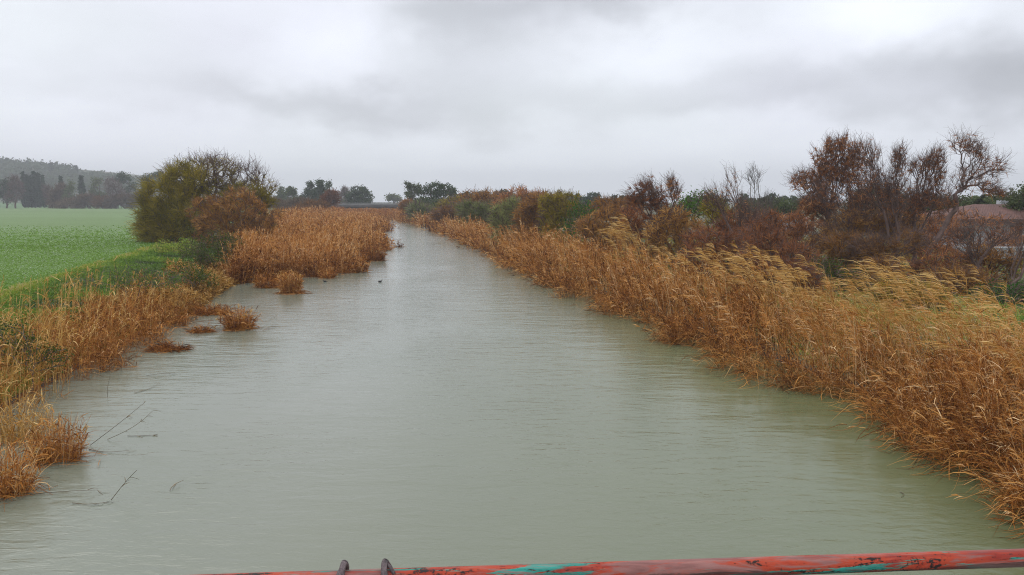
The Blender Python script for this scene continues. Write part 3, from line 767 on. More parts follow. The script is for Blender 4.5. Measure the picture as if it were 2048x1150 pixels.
def build_tufts():
    tuft(51, P(581, 586), .46, .40, 420, 1.35, 'upright golden brown reed tuft standing alone in open water before the big reed bed', wid=.016, tint=(.15, .95), fan=.12, lit=140, plume=.15)
    tuft(52, P(478, 658), .42, .36, 330, 1.0, 'rounded russet tuft with spiky stalks surrounded by water off the left bank', wid=.012, fan=.5, tint=(.0, .85), nl=3)
    tuft(53, P(402, 664), .30, .2, 80, .42, 'tiny low russet tuft between the rounded tuft and the bank', wid=.010, fan=.7, tint=(.0, .6), lit=30)
    tuft(54, P(748, 521), .75, .6, 360, 1.35, 'brown tuft beside the tip of the big reed bed with bent stalks trailing', wid=.021, fan=.35, tint=(.0, .7))
    tuft(55, P(799, 494), .25, .2, 26, .9, 'sparse dark little tuft alone in mid channel far off', wid=.022, fan=.9, tint=(.0, .35), lit=10)
    tuft(56, P(118, 918), .42, .30, 300, 1.0, 'bushy amber reed tuft in the water by the near left bank', wid=.008, fan=.22, mat=REED, tint=(.15, .95), nl=2, lit=50)
    tuft(57, P(8, 985), .42, .36, 300, 1.1, 'nearest straw coloured reed tuft cut off by the picture edge', wid=.008, fan=.4, mat=REED, tint=(.2, 1.0), nl=3, lit=60)
    tuft(58, P(30, 880), .5, .4, 190, 1.25, 'golden tuft behind the two nearest tufts on the left', wid=.008, fan=.35, mat=GOLD, tint=(.3, 1.0), nl=3, lit=30)
    tuft(59, P(420, 628), .7, .35, 240, .55, 'low sparse russet tuft where the golden grass meets the water', wid=.012, fan=.6, tint=(.1, .7), lit=60)
    tuft(60, P(655, 556), .35, .3, 90, .8, 'small thin tuft trailing off the front of the big reed bed', wid=.015, fan=.5, tint=(.1, .8), lit=20)
    tuft(61, P(772, 500), .5, .4, 70, .9, 'thin leaning stalks at the channel side beyond the brown tuft', wid=.024, fan=.7, tint=(.1, .8), lit=15, lean=(.3, 0, 0))
    tuft(62, P(535, 575), .5, .35, 160, 1.1, 'loose russet tuft in the shallow bay before the big reed bed', wid=.014, fan=.45, tint=(.1, .8), lit=40)
    tuft(63, P(330, 700), .5, .3, 110, .45, 'low sodden russet tuft spreading off the matted reeds', wid=.010, fan=.9, tint=(.0, .6), lit=70)
    # tall feathery clumps along the crest of the right bank: (px of the heads, top row, distance, radius, stalks, label)
    cl = [(1232, 452, 39.5, .9, 70, 'pale plumed reed clump farthest along the right bank, above the dense bed'),
          (1330, 500, 33, .8, 45, 'small thin reed clump between the far pale clump and the plumed crest'),
          (1440, 492, 27.5, .8, 70, 'golden reed clump with bowed plumes in front of the bare dark branches'),
          (1500, 512, 26, .8, 80, 'bowed golden reed clump just before the tall narrow one'),
          (1390, 497, 29.5, .5, 34, 'slim reed clump with few plumes left of the golden clump by the bare branches'),
          (1545, 520, 24.5, .4, 40, 'slim plumed reed clump between the bowed golden one and the tall narrow one'),
          (1840, 545, 17.5, .6, 46, 'low sweeping reed clump right of the highest clump'),
          (1925, 570, 16.2, .5, 36, 'thin reed clump with flattened plumes before the grassy opening'),
          (1590, 528, 23, .7, 90, 'tall narrow golden reed clump with plumes bowed toward the water'),
          (1690, 548, 20.5, .7, 60, 'reed clump with fringed heads low in front of the dark bramble'),
          (1775, 512, 19, .7, 70, 'highest reed clump with long pale plume heads in front of the tamarisk trunks'),
          (1730, 545, 18.5, .5, 50, 'loose reed clump beside the highest clump, plumes hanging left'),
          (1890, 520, 17.5, .35, 9, 'few single arching reed stalks before the pale wall'),
          (1960, 585, 15.5, .7, 60, 'broad feathery reed clump near the grassy opening'),
          (2040, 610, 13.5, .6, 60, 'feathery reed clump at the picture edge beside the green grass')]
    for i, (px, py, Y, r, n, lab) in enumerate(cl):
        top = A(px, py, Y); Ht = top[2] - .45; c = np.array([top[0] + .42 * Ht, Y, .45])
        c[2] = max(0.1, float(hgt(c[0], c[1])))
        tuft(70 + i, c, r * .7, r * .7, max(8, int(n * .5)), (top[2] - c[2]) * 1.24, lab, 'reed clump', 'tall plumed reed clumps on the right bank', wid=max(.010, Y * .0005), mat=GOLD,
             plume=.8, lean=(-.36, -.05, 0), fan=.22, tint=(.35, 1.05), nl=4, nplume=12, plumeL=(.14, .42), name='reed_clump', lit=0, zb=0, dd=(-.95, -.1, .0), leafL=.34)


build_tufts()


def build_floating():
    mat = leaf_mat('wet_dead_stalk', [(0, (.06, .045, .028)), (.5, (.16, .115, .06)), (1, (.34, .24, .12))], .1, .05)
    # (x0,y0 -> x1,y1) on the water in the photo, rise of the far end, number of leaves
    sp = [((180, 892), (288, 806), .35, 6, 'long dead stalk slanting up out of the water near the amber tuft'),
          ((215, 880), (305, 822), .30, 9, 'leafy dead stalk with a fringed tip beside the long slanting one'),
          ((268, 787), (320, 768), .02, 0, 'short straight stick afloat out from the matted reeds'),
          ((215, 796), (221, 752), .45, 0, 'single thin stalk poking straight up from the water by the bank'),
          ((293, 752), (352, 748), .01, 1, 'thin stick lying flat on the water below the matted reeds'),
          ((222, 1002), (274, 940), .25, 5, 'forked twig sticking up from the water near the nearest tuft'),
          ((60, 990), (195, 985), .03, 3, 'straw stalk reaching over the water from the nearest tuft'),
          ((145, 1007), (215, 1007), .01, 3, 'dark leaf strand afloat in front of the forked twig'),
          ((178, 900), (250, 905), .02, 2, 'dark stalk afloat at the foot of the amber tuft'),
          ((255, 873), (315, 871), .01, 3, 'small dark leaf strand afloat right of the slanting stalks'),
          ((340, 982), (368, 966), .04, 2, 'tiny twig alone on open water'),
          ((365, 688), (436, 694), .01, 0, 'thin dark stalk afloat between the bank and rounded tuft'),
          ((525, 664), (555, 650), .06, 3, 'small dark twig afloat just past the rounded tuft'),
          ((540, 640), (556, 632), .08, 2, 'tiny leaf tuft afloat beyond the rounded tuft'),
          ((250, 731), (282, 722), .05, 4, 'brown leafy fragment at the edge of the matted reeds'),
          ((1800, 985), (1808, 992), .01, 1, 'tiny dark leaf adrift on the green water at the right')]
    for i, (p0, p1, rise, nl, lab) in enumerate(sp):
        rng = np.random.default_rng(200 + i); a = Acc(); q0, q1 = P(*p0), P(*p1)
        if rise > .1:  # an upright or slanting stalk: far end stands above the water at about the same distance
            q1 = A(p1[0], p1[1], q0[1] + .15)
        q0[2] = .012; q1[2] = max(q1[2], .012 + (rise if rise <= .1 else 0))
        s = np.linspace(0, 1, 7)[:, None]; C = q0 * (1 - s) + q1 * s; C += rng.normal(size=3) * [.04, .04, 0.01] * np.sin(s * math.pi) ; C[:, 2] = np.maximum(C[:, 2], .01)
        L = np.linalg.norm(q1 - q0); k = np.arange(6)
        D = unit(np.gradient(C, axis=0)); r = np.linspace(.0055, .003, 7)
        a.segs(C[:-1], C[1:], r[:-1], r[1:], D[:-1], D[1:], rng.uniform(.1, .8), 5)
        if nl:
            ii = rng.integers(2, 7, nl); d = unit(D[ii] + rdir(rng, nl) * .7 + [0, 0, -.1]); Ls = rng.uniform(.10, .26, nl); s4 = np.linspace(0, 1, 4)
            LC = C[ii][:, None] + d[:, None] * (Ls[:, None] * s4)[..., None]; LC[..., 2] -= Ls[:, None] * .5 * s4 ** 2; LC[..., 2] = np.maximum(LC[..., 2], .008)
            a.ribbons(LC, .011 * np.array([[.6, 1, .8, .1]]), perp(rng, d), rng.uniform(.1, .9, nl))
        o = a.build('floating_stalk', mat, None, q0)
        tag(o, lab, 'dead stalk', 'dead stalks afloat off the left bank' if i < 15 else None)


build_floating()
# ------------------------------------------------------------------ shrubs and trees
def gb(px, Y, z=None):
    p = A(px, HZ, Y); p[2] = float(hgt(p[0], p[1])) if z is None else z; return p


G_BUSH = 'tamarisk bushes on the right bank'


def feather_bush(seed, Y, spec, base_px, leaf_m, label, nt=220, L=(.25, .6), W=.0, n=16, woodm=None, tint=(0, 1), group=G_BUSH, trunk=(.09, .014), twig=5, name='tamarisk_bush', cat='bush', wind=(-.1, 0, .05), step=.4, bf=.55, up=.3, spread=.8, keepn=6, shell=.45):
    w = W or Y * .00075
    gp = HZ + (CAMH - .8) / Y * FPX; spec = list(spec)
    if gp < 640:
        for q in spec[:]:
            if gp - q[1] > q[3] * .8: spec.append((q[0], (q[1] + gp) / 2, q[2] * .85, (gp - q[1]) / 2))
    return plant(seed, name, label, cat, group, gb(base_px, Y), px_lobes(spec, Y), nt, woodm or BARK_DARK, leaf_m,
                 [('sprig', dict(n=n, length=L, width=w, spread=spread, up=up, tint=tint, fine=keepn)),
                  ('twig', dict(n=twig, length=(L[0], L[1] * 1.3), width=w * .8, spread=.6, up=up, tint=(0, 1), fine=2))],
                 trunk, .12, bf, step, .12, wind, ('stems', 'foliage'), shell=shell)


def build_left_bushes():
    # olive tamarisk, rounded and dense, at the field's corner
    feather_bush(300, 66, [(312, 440, 42, 40), (318, 395, 30, 30), (330, 400, 50, 46), (372, 372, 52, 42), (380, 430, 58, 50), (340, 462, 60, 22), (300, 465, 26, 16)], 355, TAM_OLIVE,
                 'big rounded olive yellow tamarisk bush at the corner of the green field', 520, (.5, 1.3), .045, 20, BARK_OLIVE, (.1, .85), None, (.22, .02), 4, up=.25, wind=(-.15, 0, .1), keepn=7, step=.6)
    # bare-headed tree rising out of the bushes
    rng = None
    plant(301, 'bare_tree', 'leafless tree with a fan of fine twigs rising out of the olive bush', 'tree', None, gb(405, 68),
          px_lobes([(400, 352, 62, 38), (440, 345, 42, 34), (352, 356, 26, 22), (430, 385, 40, 26)], 68), 300, BARK_DARK, TAM_OLIVE,
          [('twig', dict(n=7, length=(.5, 1.5), width=.028, spread=.55, up=.45, tint=(0, 1), fine=3)),
           ('sprig', dict(n=9, length=(.3, .7), width=.035, spread=.9, tint=(0, .9), fine=4, below=8.1))], (.24, .022), .35, .25, .7, .10, (.05, 0, .2), shell=.35)
    plant(302, 'bare_tree', 'slender leafless tree with upswept twigs behind the brown bush', 'tree', None, gb(470, 70),
          px_lobes([(492, 355, 36, 32), (520, 372, 34, 28), (470, 392, 34, 24)], 70), 170, BARK_DARK, TAM_OLIVE,
          [('twig', dict(n=6, length=(.5, 1.5), width=.026, spread=.5, up=.5, tint=(0, 1), fine=3)),
           ('sprig', dict(n=10, length=(.3, .7), width=.035, spread=.9, tint=(0, .8), fine=4, below=6.6))], (.18, .02), .3, .25, .7, .10, (.12, 0, .2), shell=.35)
    feather_bush(303, 60, [(430, 420, 52, 30), (480, 415, 52, 38), (520, 435, 44, 34), (440, 452, 58, 30), (500, 465, 48, 22)], 470, TAM_BROWN,
                 'big brown dead-leaved bush in front of the bare trees', 480, (.25, .65), .05, 17, BARK_DARK, (.12, .95), None, (.14, .02), 4, step=.5)
    feather_bush(304, 67, [(490, 392, 50, 22), (528, 402, 22, 18)], 505, TAM_OLIVE, 'olive bush crown between the brown bush and the slender bare tree', 160, (.3, .9), .045, 15, BARK_OLIVE, (.0, .7), None, (.12, .02), 5)
    plant(305, 'bramble_bush', 'dark green bramble mound at the foot of the brown bush', 'bush', None, gb(430, 45),
          px_lobes([(425, 495, 46, 34), (390, 505, 34, 26), (462, 500, 30, 34), (440, 522, 50, 16)], 45), 260, BARK_DARK, BRAMBLE,
          [('leaf', dict(n=16, spread=.13, size=.045, fine=5)), ('twig', dict(n=2, length=(.2, .6), width=.012, fine=1))], (.05, .01), .1, .6, .35, .15, parts=('stems', 'leaves'))
    plant(306, 'weed_bush', 'yellow green weedy patch beside the dark bramble mound', 'bush', None, gb(352, 53),
          px_lobes([(350, 502, 34, 16), (375, 492, 24, 16), (325, 492, 20, 10)], 53), 120, BARK_OLIVE, GRASS,
          [('leaf', dict(n=14, spread=.14, size=.06, fine=5, tint=(.6, .95)))], (.03, .01), .1, .6, .35, .15, parts=('stems', 'leaves'))
    plant(307, 'weed_bush', 'leafy green weeds with dead stems on the left bank slope', 'bush', None, gb(250, 29),
          px_lobes([(215, 560, 50, 20), (275, 552, 50, 24), (330, 560, 44, 20)], 29), 170, BARK_GREY, GRASS,
          [('leaf', dict(n=12, spread=.10, size=.035, fine=4, tint=(.05, .6))), ('twig', dict(n=3, length=(.2, .7), width=.010, fine=1))], (.02, .006), .1, .6, .3, .15, parts=('stems', 'leaves'))
    plant(308, 'weed_bush', 'dark leafy weed clump behind the nearest golden reeds', 'bush', None, gb(40, 17.5),
          px_lobes([(10, 680, 60, 40), (60, 705, 46, 30), (110, 715, 30, 22)], 17.5), 170, BARK_GREY, BRAMBLE,
          [('leaf', dict(n=12, spread=.08, size=.028, fine=4, tint=(.1, .8)))], (.02, .006), .1, .6, .3, .15, parts=('stems', 'leaves'))
    plant(309, 'weed_bush', 'green weedy clump between matted reeds and golden grass', 'bush', None, gb(385, 36),
          px_lobes([(370, 545, 46, 22), (410, 560, 30, 16)], 36), 110, BARK_GREY, BRAMBLE,
          [('leaf', dict(n=12, spread=.12, size=.045, fine=4, tint=(.2, .9)))], (.02, .006), .1, .6, .3, .15, parts=('stems', 'leaves'))


def build_right_bushes():
    # (seed, Y, spec, base_px, material, label, nt, n, tint)
    B = [
        (401, 155, [(836, 421, 18, 11), (856, 425, 18, 9)], 846, TAM_GREEN, 'far rounded grey green bush nearest the canal bend', 90, 14, (.2, .8)),
        (402, 126, [(905, 415, 28, 13), (930, 410, 24, 15)], 915, TAM_OLIVE, 'far yellowish olive bush next to the grey green one', 90, 14, (.1, .7)),
        (403, 119, [(890, 428, 26, 11), (925, 430, 24, 11)], 908, TAM_BROWN, 'low plum brown bush in front of the far olive bush', 90, 14, (.0, .5)),
        (404, 109, [(942, 402, 28, 16), (978, 398, 36, 14), (950, 420, 24, 16)], 965, TAM_BROWN, 'wide rust brown bush with a level top before the far pines', 160, 14, (.25, .8)),
        (405, 100, [(940, 421, 24, 15), (968, 424, 28, 17)], 960, TAM_GREEN, 'soft light green bush low beside the reeds', 140, 15, (.2, .8)),
        (406, 70, [(1012, 428, 34, 22), (1022, 412, 20, 14)], 1018, TAM_GREEN, 'bright blue green bush in the middle of the brown row', 150, 15, (.4, 1.)),
        (407, 80, [(1035, 392, 36, 14), (1060, 402, 40, 18), (1020, 404, 30, 14)], 1040, TAM_RED, 'rusty orange bush top standing out above the row', 150, 14, (.4, .95)),
        (408, 66, [(1085, 412, 44, 24), (1060, 432, 34, 20)], 1075, TAM_BROWN, 'broad ochre brown bush right of the blue green bush', 220, 15, (.2, .9)),
        (409, 62, [(1125, 405, 44, 20), (1140, 430, 40, 26), (1105, 398, 30, 12)], 1125, TAM_OLIVE, 'ochre olive bush with a rounded shoulder above the reeds', 230, 15, (.2, .8)),
        (410, 54, [(1165, 430, 22, 26), (1152, 450, 20, 20)], 1160, LEAF_BRIGHT, 'small dark emerald bush among the brown ones', 110, 12, (.1, .7)),
        (411, 50, [(1195, 445, 40, 22), (1180, 460, 30, 20), (1225, 430, 30, 16)], 1200, TAM_BROWN, 'low ochre bush just behind the far plumed reeds', 190, 14, (.3, .9)),
        (412, 58, [(1215, 415, 36, 16), (1255, 418, 34, 20)], 1235, TAM_BROWN, 'brown bush running down toward the russet tree', 180, 14, (.2, .8)),
        (413, 44, [(1265, 440, 30, 24), (1300, 455, 34, 22)], 1285, TAM_RED, 'deep russet bush at the foot of the leaning russet tree', 180, 14, (.2, .8)),
        (414, 40, [(1345, 440, 34, 26), (1320, 468, 34, 22), (1375, 462, 30, 24)], 1350, TAM_BROWN, 'golden ochre bush between the russet tree and green bush', 240, 15, (.45, 1.)),
        (415, 46, [(1388, 410, 34, 24), (1370, 425, 28, 22), (1415, 405, 26, 18)], 1390, LEAF_BRIGHT, 'bright green leafy bush standing out among the brown', 200, 12, (.3, 1.)),
        (416, 42, [(1432, 420, 34, 24), (1455, 445, 40, 30)], 1445, TAM_OLIVE, 'olive brown bush right of the bright green one', 210, 14, (.2, .8)),
        (417, 34, [(1420, 490, 52, 32), (1470, 500, 46, 30), (1395, 520, 40, 24)], 1440, TAM_RED, 'dusky purple brown thicket behind the golden plumes', 260, 14, (.1, .7)),
        (418, 35, [(1545, 500, 52, 34), (1590, 520, 46, 30), (1520, 470, 40, 28)], 1555, TAM_RED, 'dusky russet thicket below the bare arching branches', 270, 13, (.15, .8)),
        (419, 44, [(1580, 455, 50, 30), (1630, 470, 44, 34)], 1605, TAM_RED, 'red brown bush in front of the pink roof', 240, 12, (.2, .9)),
        (420, 30, [(1650, 545, 44, 26), (1700, 560, 40, 24)], 1670, BRAMBLE, 'dark grey green bramble low behind the reed gap', 180, 14, (.1, .7)),
        (421, 48, [(1885, 460, 36, 30), (1840, 455, 34, 26)], 1860, TAM_RED, 'russet bush partly hiding the pale wall', 150, 10, (.3, .9)),
        (422, 33, [(1880, 520, 44, 28), (1925, 530, 34, 24), (1850, 540, 36, 22)], 1885, TAM_RED, 'red brown bush below the leaning forked tree', 190, 11, (.2, .8)),
        (423, 26, [(1790, 585, 40, 24), (1850, 592, 44, 26)], 1820, TAM_OLIVE, 'low olive bush under the tallest reed plumes', 180, 12, (.1, .7)),
        (424, 27, [(2000, 590, 50, 22), (2060, 585, 44, 24)], 2015, LEAF_BRIGHT, 'low deep green bush at the right edge behind the plumes', 200, 14, (.0, .6)),
        (426, 35, [(1690, 500, 46, 30), (1735, 515, 40, 26)], 1710, TAM_BROWN, 'matted brown thicket under the largest tamarisk', 260, 13, (.1, .8)),
        (427, 31, [(1760, 545, 44, 24), (1720, 560, 34, 20)], 1745, TAM_BROWN, 'brown thicket behind the highest reed plumes', 220, 13, (.1, .75)),
        (428, 29, [(1560, 545, 40, 20), (1610, 555, 36, 20), (1500, 530, 34, 20)], 1560, TAM_RED, 'dark plum thicket directly behind the tall narrow reed clump', 240, 13, (.05, .55)),
        (429, 46, [(1740, 440, 50, 26), (1800, 450, 46, 30)], 1770, TAM_BROWN, 'orange brown bush under the middle tamarisk', 220, 12, (.3, .95)),
        (431, 38, [(1480, 450, 44, 28), (1530, 445, 36, 24)], 1505, TAM_RED, 'russet brown thicket at the foot of the bare crooked tree', 240, 13, (.05, .7)),
        (432, 33, [(1960, 512, 38, 24), (2010, 520, 36, 22)], 1985, TAM_BROWN, 'straw brown scrub right of the crooked dark tree before the garden wall', 150, 11, (.1, .8)),
        (433, 30, [(1900, 555, 44, 20), (1960, 560, 40, 18)], 1930, TAM_BROWN, 'low dull brown scrub behind the thin plumed clump', 150, 12, (.05, .7)),
        (430, 50, [(1950, 440, 44, 20), (2000, 448, 34, 16)], 1975, TAM_RED, 'thin reddish bush screening the house wall', 60, 6, (.3, .9)),
        (425, 52, [(2010, 480, 40, 16), (2060, 475, 40, 18)], 2035, TAM_RED, 'pinkish brown bush in front of the wall at the edge', 60, 7, (.5, 1.)),
    ]
    for seed, Y, spec, bp, m, lab, nt, n, tint in B:
        if m in (LEAF_BRIGHT, BRAMBLE):
            plant(seed, 'leafy_bush', lab, 'bush', G_BUSH, gb(bp, Y), px_lobes(spec, Y), nt, BARK_DARK, m,
                  [('leaf', dict(n=n, spread=.006 * Y, size=Y * .0013, fine=5, tint=tint)), ('twig', dict(n=2, length=(.2, .6), width=Y * .0006, fine=1))],
                  (.07, .012), .1, .6, .4, .12, parts=('stems', 'leaves'))
        else:
            feather_bush(seed, Y, spec, bp, m, lab, nt, (.006 * Y, .013 * Y) if Y > 45 else (.22, .55), Y * .00085, n, BARK_DARK, tint, up=.25, spread=.85)


def tamarisk(seed, Y, bp, spec, label, nt=260, trunk=(.16, .012), leaf=TAM_RED, n=6, tint=(.3, 1), wind=(-.1, 0, .1), fork=.25, bf=.85, keep=.8, twig=4, lean=0, L=(.10, .30), group='tall wispy tamarisk trees on the right bank', wm=None, shell=.12, minfol=1.0, step=.35):
    w = Y * .00034; nt = int(nt * 1.5); n = int(n * 1.7 + .5); bf = .85 if bf > .3 else .5; trunk = (trunk[0] * .62, trunk[1] * .5)
    fol = [('twig', dict(n=twig, length=(.25, .85), width=w, spread=.38, up=.3, tint=(0, 1), fine=2))]
    if n: fol.append(('sprig', dict(n=n, length=L, width=w * 1.8, spread=.85, up=.15, tint=tint, fine=3, keep=min(1, keep * .7), droop=.25)))
    lb = split_lobes(np.random.default_rng(seed + 5000), px_lobes(spec, Y), 10, .47, 1.35)
    return plant(seed, 'tamarisk_tree', label, 'tree', group, gb(bp, Y), lb, nt, wm or BARK_DARK, leaf, fol, trunk, fork, bf, step, .13, wind, shell=shell)


def build_right_trees():
    tamarisk(501, 41, 1330, [(1290, 385, 32, 24), (1312, 405, 34, 22), (1275, 402, 24, 18), (1340, 430, 34, 20)], 'windswept russet tree with dense dark red foliage', 260, leaf=TAM_RED, n=12, tint=(.0, .75), wind=(-.5, 0, .1))
    tamarisk(502, 43, 1345, [(1336, 372, 16, 18), (1350, 385, 14, 16)], 'small airy pinkish sapling head behind the russet tree', 90, (.07, .01), n=5, tint=(.5, 1))
    tamarisk(503, 36, 1490, [(1465, 360, 16, 24), (1450, 395, 36, 22), (1500, 430, 44, 26), (1420, 400, 26, 14), (1480, 410, 22, 18)], 'bare crooked tree with dark arching limbs and few leaves', 240, (.17, .014), n=2, tint=(.5, 1), keep=.35, twig=3)
    tamarisk(504, 41, 1508, [(1508, 365, 16, 30), (1530, 408, 24, 16)], 'thin leafless grey sapling with upright forking twigs', 80, (.06, .012), n=0, wm=BARK_GREY, twig=3)
    tamarisk(505, 40, 1690, [(1685, 300, 38, 26), (1650, 320, 30, 26), (1615, 360, 34, 22), (1660, 360, 44, 34), (1720, 310, 22, 34), (1700, 350, 40, 40), (1640, 410, 50, 34)],
             'largest russet tamarisk with a dense leafy top', 620, (.24, .013), n=8, tint=(.25, 1), keep=1.2, group='tall wispy tamarisk trees on the right bank')
    tamarisk(506, 37, 1805, [(1742, 322, 26, 34), (1752, 370, 38, 34), (1795, 345, 26, 42), (1800, 325, 18, 26), (1780, 400, 44, 34)], 'middle tamarisk with fan of fine grey brown twigs beside the largest', 420, (.18, .012), n=3, tint=(.2, .9), keep=.7)
    tamarisk(507, 37, 1828, [(1866, 318, 26, 24), (1862, 360, 30, 34), (1835, 340, 18, 30), (1850, 405, 34, 26)], 'leaning tamarisk with a tufted oval head left of the tallest', 300, (.18, .012), n=5, tint=(.2, .9), keep=.8, fork=.35)
    tamarisk(508, 36, 1822, [(1935, 290, 28, 22), (1955, 325, 26, 28), (1930, 360, 28, 30), (1990, 335, 22, 24), (1975, 370, 26, 16), (1900, 400, 20, 20), (1990, 385, 20, 10)],
             'tallest forked tamarisk leaning to the right against the sky', 400, (.19, .012), n=4, tint=(.2, .9), keep=.75, fork=.62, bf=.25)
    tamarisk(509, 32, 1958, [(1935, 468, 34, 22), (1985, 475, 26, 16), (2020, 470, 28, 12), (1950, 500, 24, 14)], 'low crooked dark tree spreading in front of the pale wall', 90, (.16, .012), n=2, tint=(.0, .5), keep=.4, fork=.35)
    tamarisk(510, 29, 2030, [(2050, 500, 24, 24), (2085, 470, 30, 30), (2040, 460, 16, 20)], 'dark stemmed tree cut by the right edge of the picture', 110, (.13, .012), n=3, tint=(.0, .5), keep=.5)
    tamarisk(511, 38, 1700, [(1700, 445, 50, 30), (1740, 460, 46, 34), (1660, 470, 44, 26), (1790, 450, 40, 34)], 'orange brown undergrowth tree filling the space below the tall crowns', 420, (.12, .012), n=9, tint=(.3, .95), leaf=TAM_BROWN)
    tamarisk(512, 34, 1770, [(1770, 495, 50, 24), (1720, 505, 44, 22), (1830, 490, 36, 24)], 'tangled brown shrub at the trunk feet of the tamarisks', 300, (.10, .012), n=9, tint=(.05, .8), leaf=TAM_BROWN)
    tamarisk(513, 39, 1725, [(1640, 398, 50, 34), (1715, 400, 50, 38), (1790, 400, 50, 34), (1868, 412, 38, 28)], 'fine twiggy veil of low tamarisk growth joining the tall crowns', 420, (.12, .012), n=4, tint=(.3, 1), keep=.8, fork=.1)
    # rounded evergreens and hedge trees behind
    EV = [(520, 64, 1755, [(1755, 398, 54, 24), (1725, 410, 34, 20), (1790, 405, 36, 20)], 'dome shaped dark olive evergreen behind the largest tamarisk', 4, 'evergreens behind the tamarisks'),
          (521, 60, 2062, [(2062, 402, 38, 32), (2045, 412, 24, 20)], 'rounded dark evergreen cut by the right edge above the roof', 4, 'evergreens behind the tamarisks'),
          (522, 78, 1850, [(1850, 412, 44, 16), (1820, 415, 30, 14)], 'low wide grey green hedge tree behind the leaning tamarisk', 4, 'evergreens behind the tamarisks'),
          (523, 80, 1925, [(1925, 412, 34, 14), (1950, 416, 24, 12)], 'low grey green hedge tree between the leaning tamarisk and palm', 4, 'evergreens behind the tamarisks'),
          (524, 82, 2000, [(2000, 408, 30, 14)], 'small olive tree above the red roof beside the palm', 4, 'evergreens behind the tamarisks'),
          (525, 74, 1885, [(1885, 418, 34, 14)], 'short bushy hedge tree left of the red roof', 4, 'evergreens behind the tamarisks'),
          (526, 90, 1540, [(1540, 418, 60, 14), (1600, 415, 50, 16)], 'hedge of grey olive shrubs beyond the bare crooked tree', 4, 'evergreens behind the tamarisks')]
    for seed, Y, bp, spec, lab, n, g in EV:
        plant(seed, 'evergreen_tree', lab, 'tree', g, gb(bp, Y), px_lobes(spec, Y), 260, BARK_DARK, LEAF_MID,
              [('leaf', dict(n=16, spread=.0055 * Y, size=Y * .0016, fine=4, tint=(.0, .75)))], (.16, .02), .35, .4, .7, .1, shell=.6)


def build_palm():
    c = gb(1958, 76); top = A(1958, 402, 76); rng = np.random.default_rng(600)
    root = empty('palm_tree', c, 'palm tree with arching fronds behind the red roof', 'tree')
    a = Acc(); n = 8; s = np.linspace(0, 1, n + 1)[:, None]; C = c * (1 - s) + top * s; C[:, 0] += .1 * np.sin(s[:, 0] * 3); D = unit(np.gradient(C, axis=0)); r = np.linspace(.28, .2, n + 1)
    a.segs(C[:-1], C[1:], r[:-1], r[1:], D[:-1], D[1:], .5, 8); a.build('trunk', BARK_GREY, root, c)
    a = Acc(); N = 30; th = rng.uniform(0, 2 * math.pi, N); el = rng.uniform(-.1, 1.2, N); d = np.stack([np.cos(th) * np.cos(el), np.sin(th) * np.cos(el), np.sin(el)], 1)
    t = np.linspace(0, 1, 9); F = top[None, None] + d[:, None] * (1.9 * t)[None, :, None]; F[..., 2] -= (1.1 * t ** 2)[None]
    a.ribbons(F, .04, perp(rng, d), .2)
    for k in range(1, 9):
        tg = unit(F[:, k] - F[:, k - 1]); sd = unit(np.cross(tg, [0, 0, 1.0]))
        for sg in (-1, 1):
            for q in (0, .5):
                p = F[:, k] * (1 - q) + F[:, k - 1] * q; e = p + (sd * sg * .8 + tg * .6) * (.45 * (1.15 - t[k]) + .08)[..., None] if False else p + (sd * sg * .8 + tg * .6) * (.45 * (1.15 - t[k]) + .08)
                e[:, 2] -= .12; a.ribbons(np.stack([p, e], 1), .07, np.broadcast_to(tg, p.shape), rng.uniform(.1, .8, N))
    a.build('fronds', LEAF_MID, root, c)


# ------------------------------------------------------------------ far trees
def far_tree(seed, Y, bp, spec, label, cat='tree', group=None, leaf=None, nt=150, n=16, kind='leafy', tint=(0, .9), name='tree', z=None, trunk=None, size=.00115, sp=.0021, wm=None, bf=.35):
    leaf = leaf or LEAF_DARK
    base = gb(bp, Y, z)
    if kind == 'leafy': fol = [('leaf', dict(n=n, spread=sp * Y, size=Y * size, fine=3, tint=tint))]
    elif kind == 'bare': fol = [('twig', dict(n=6, length=(.004 * Y, .010 * Y), width=Y * .0005, spread=.6, up=.3, fine=3)), ('sprig', dict(n=5, length=(.003 * Y, .007 * Y), width=Y * .0007, fine=3, tint=tint))]
    else: fol = [('sprig', dict(n=n, length=(.004 * Y, .010 * Y), width=Y * .0010, fine=5, up=.2, tint=tint))]
    lb = px_lobes(spec, Y)
    if kind == 'leafy' and nt < 300: lb = split_lobes(np.random.default_rng(seed + 5000), lb, 5, .46, 1.0)
    return plant(seed, name, label, cat, group, base, lb, nt, wm or BARK_DARK, leaf, fol, trunk or (.0011 * Y, .00025 * Y), .4, bf, Y * .01, .1, shell=.5)


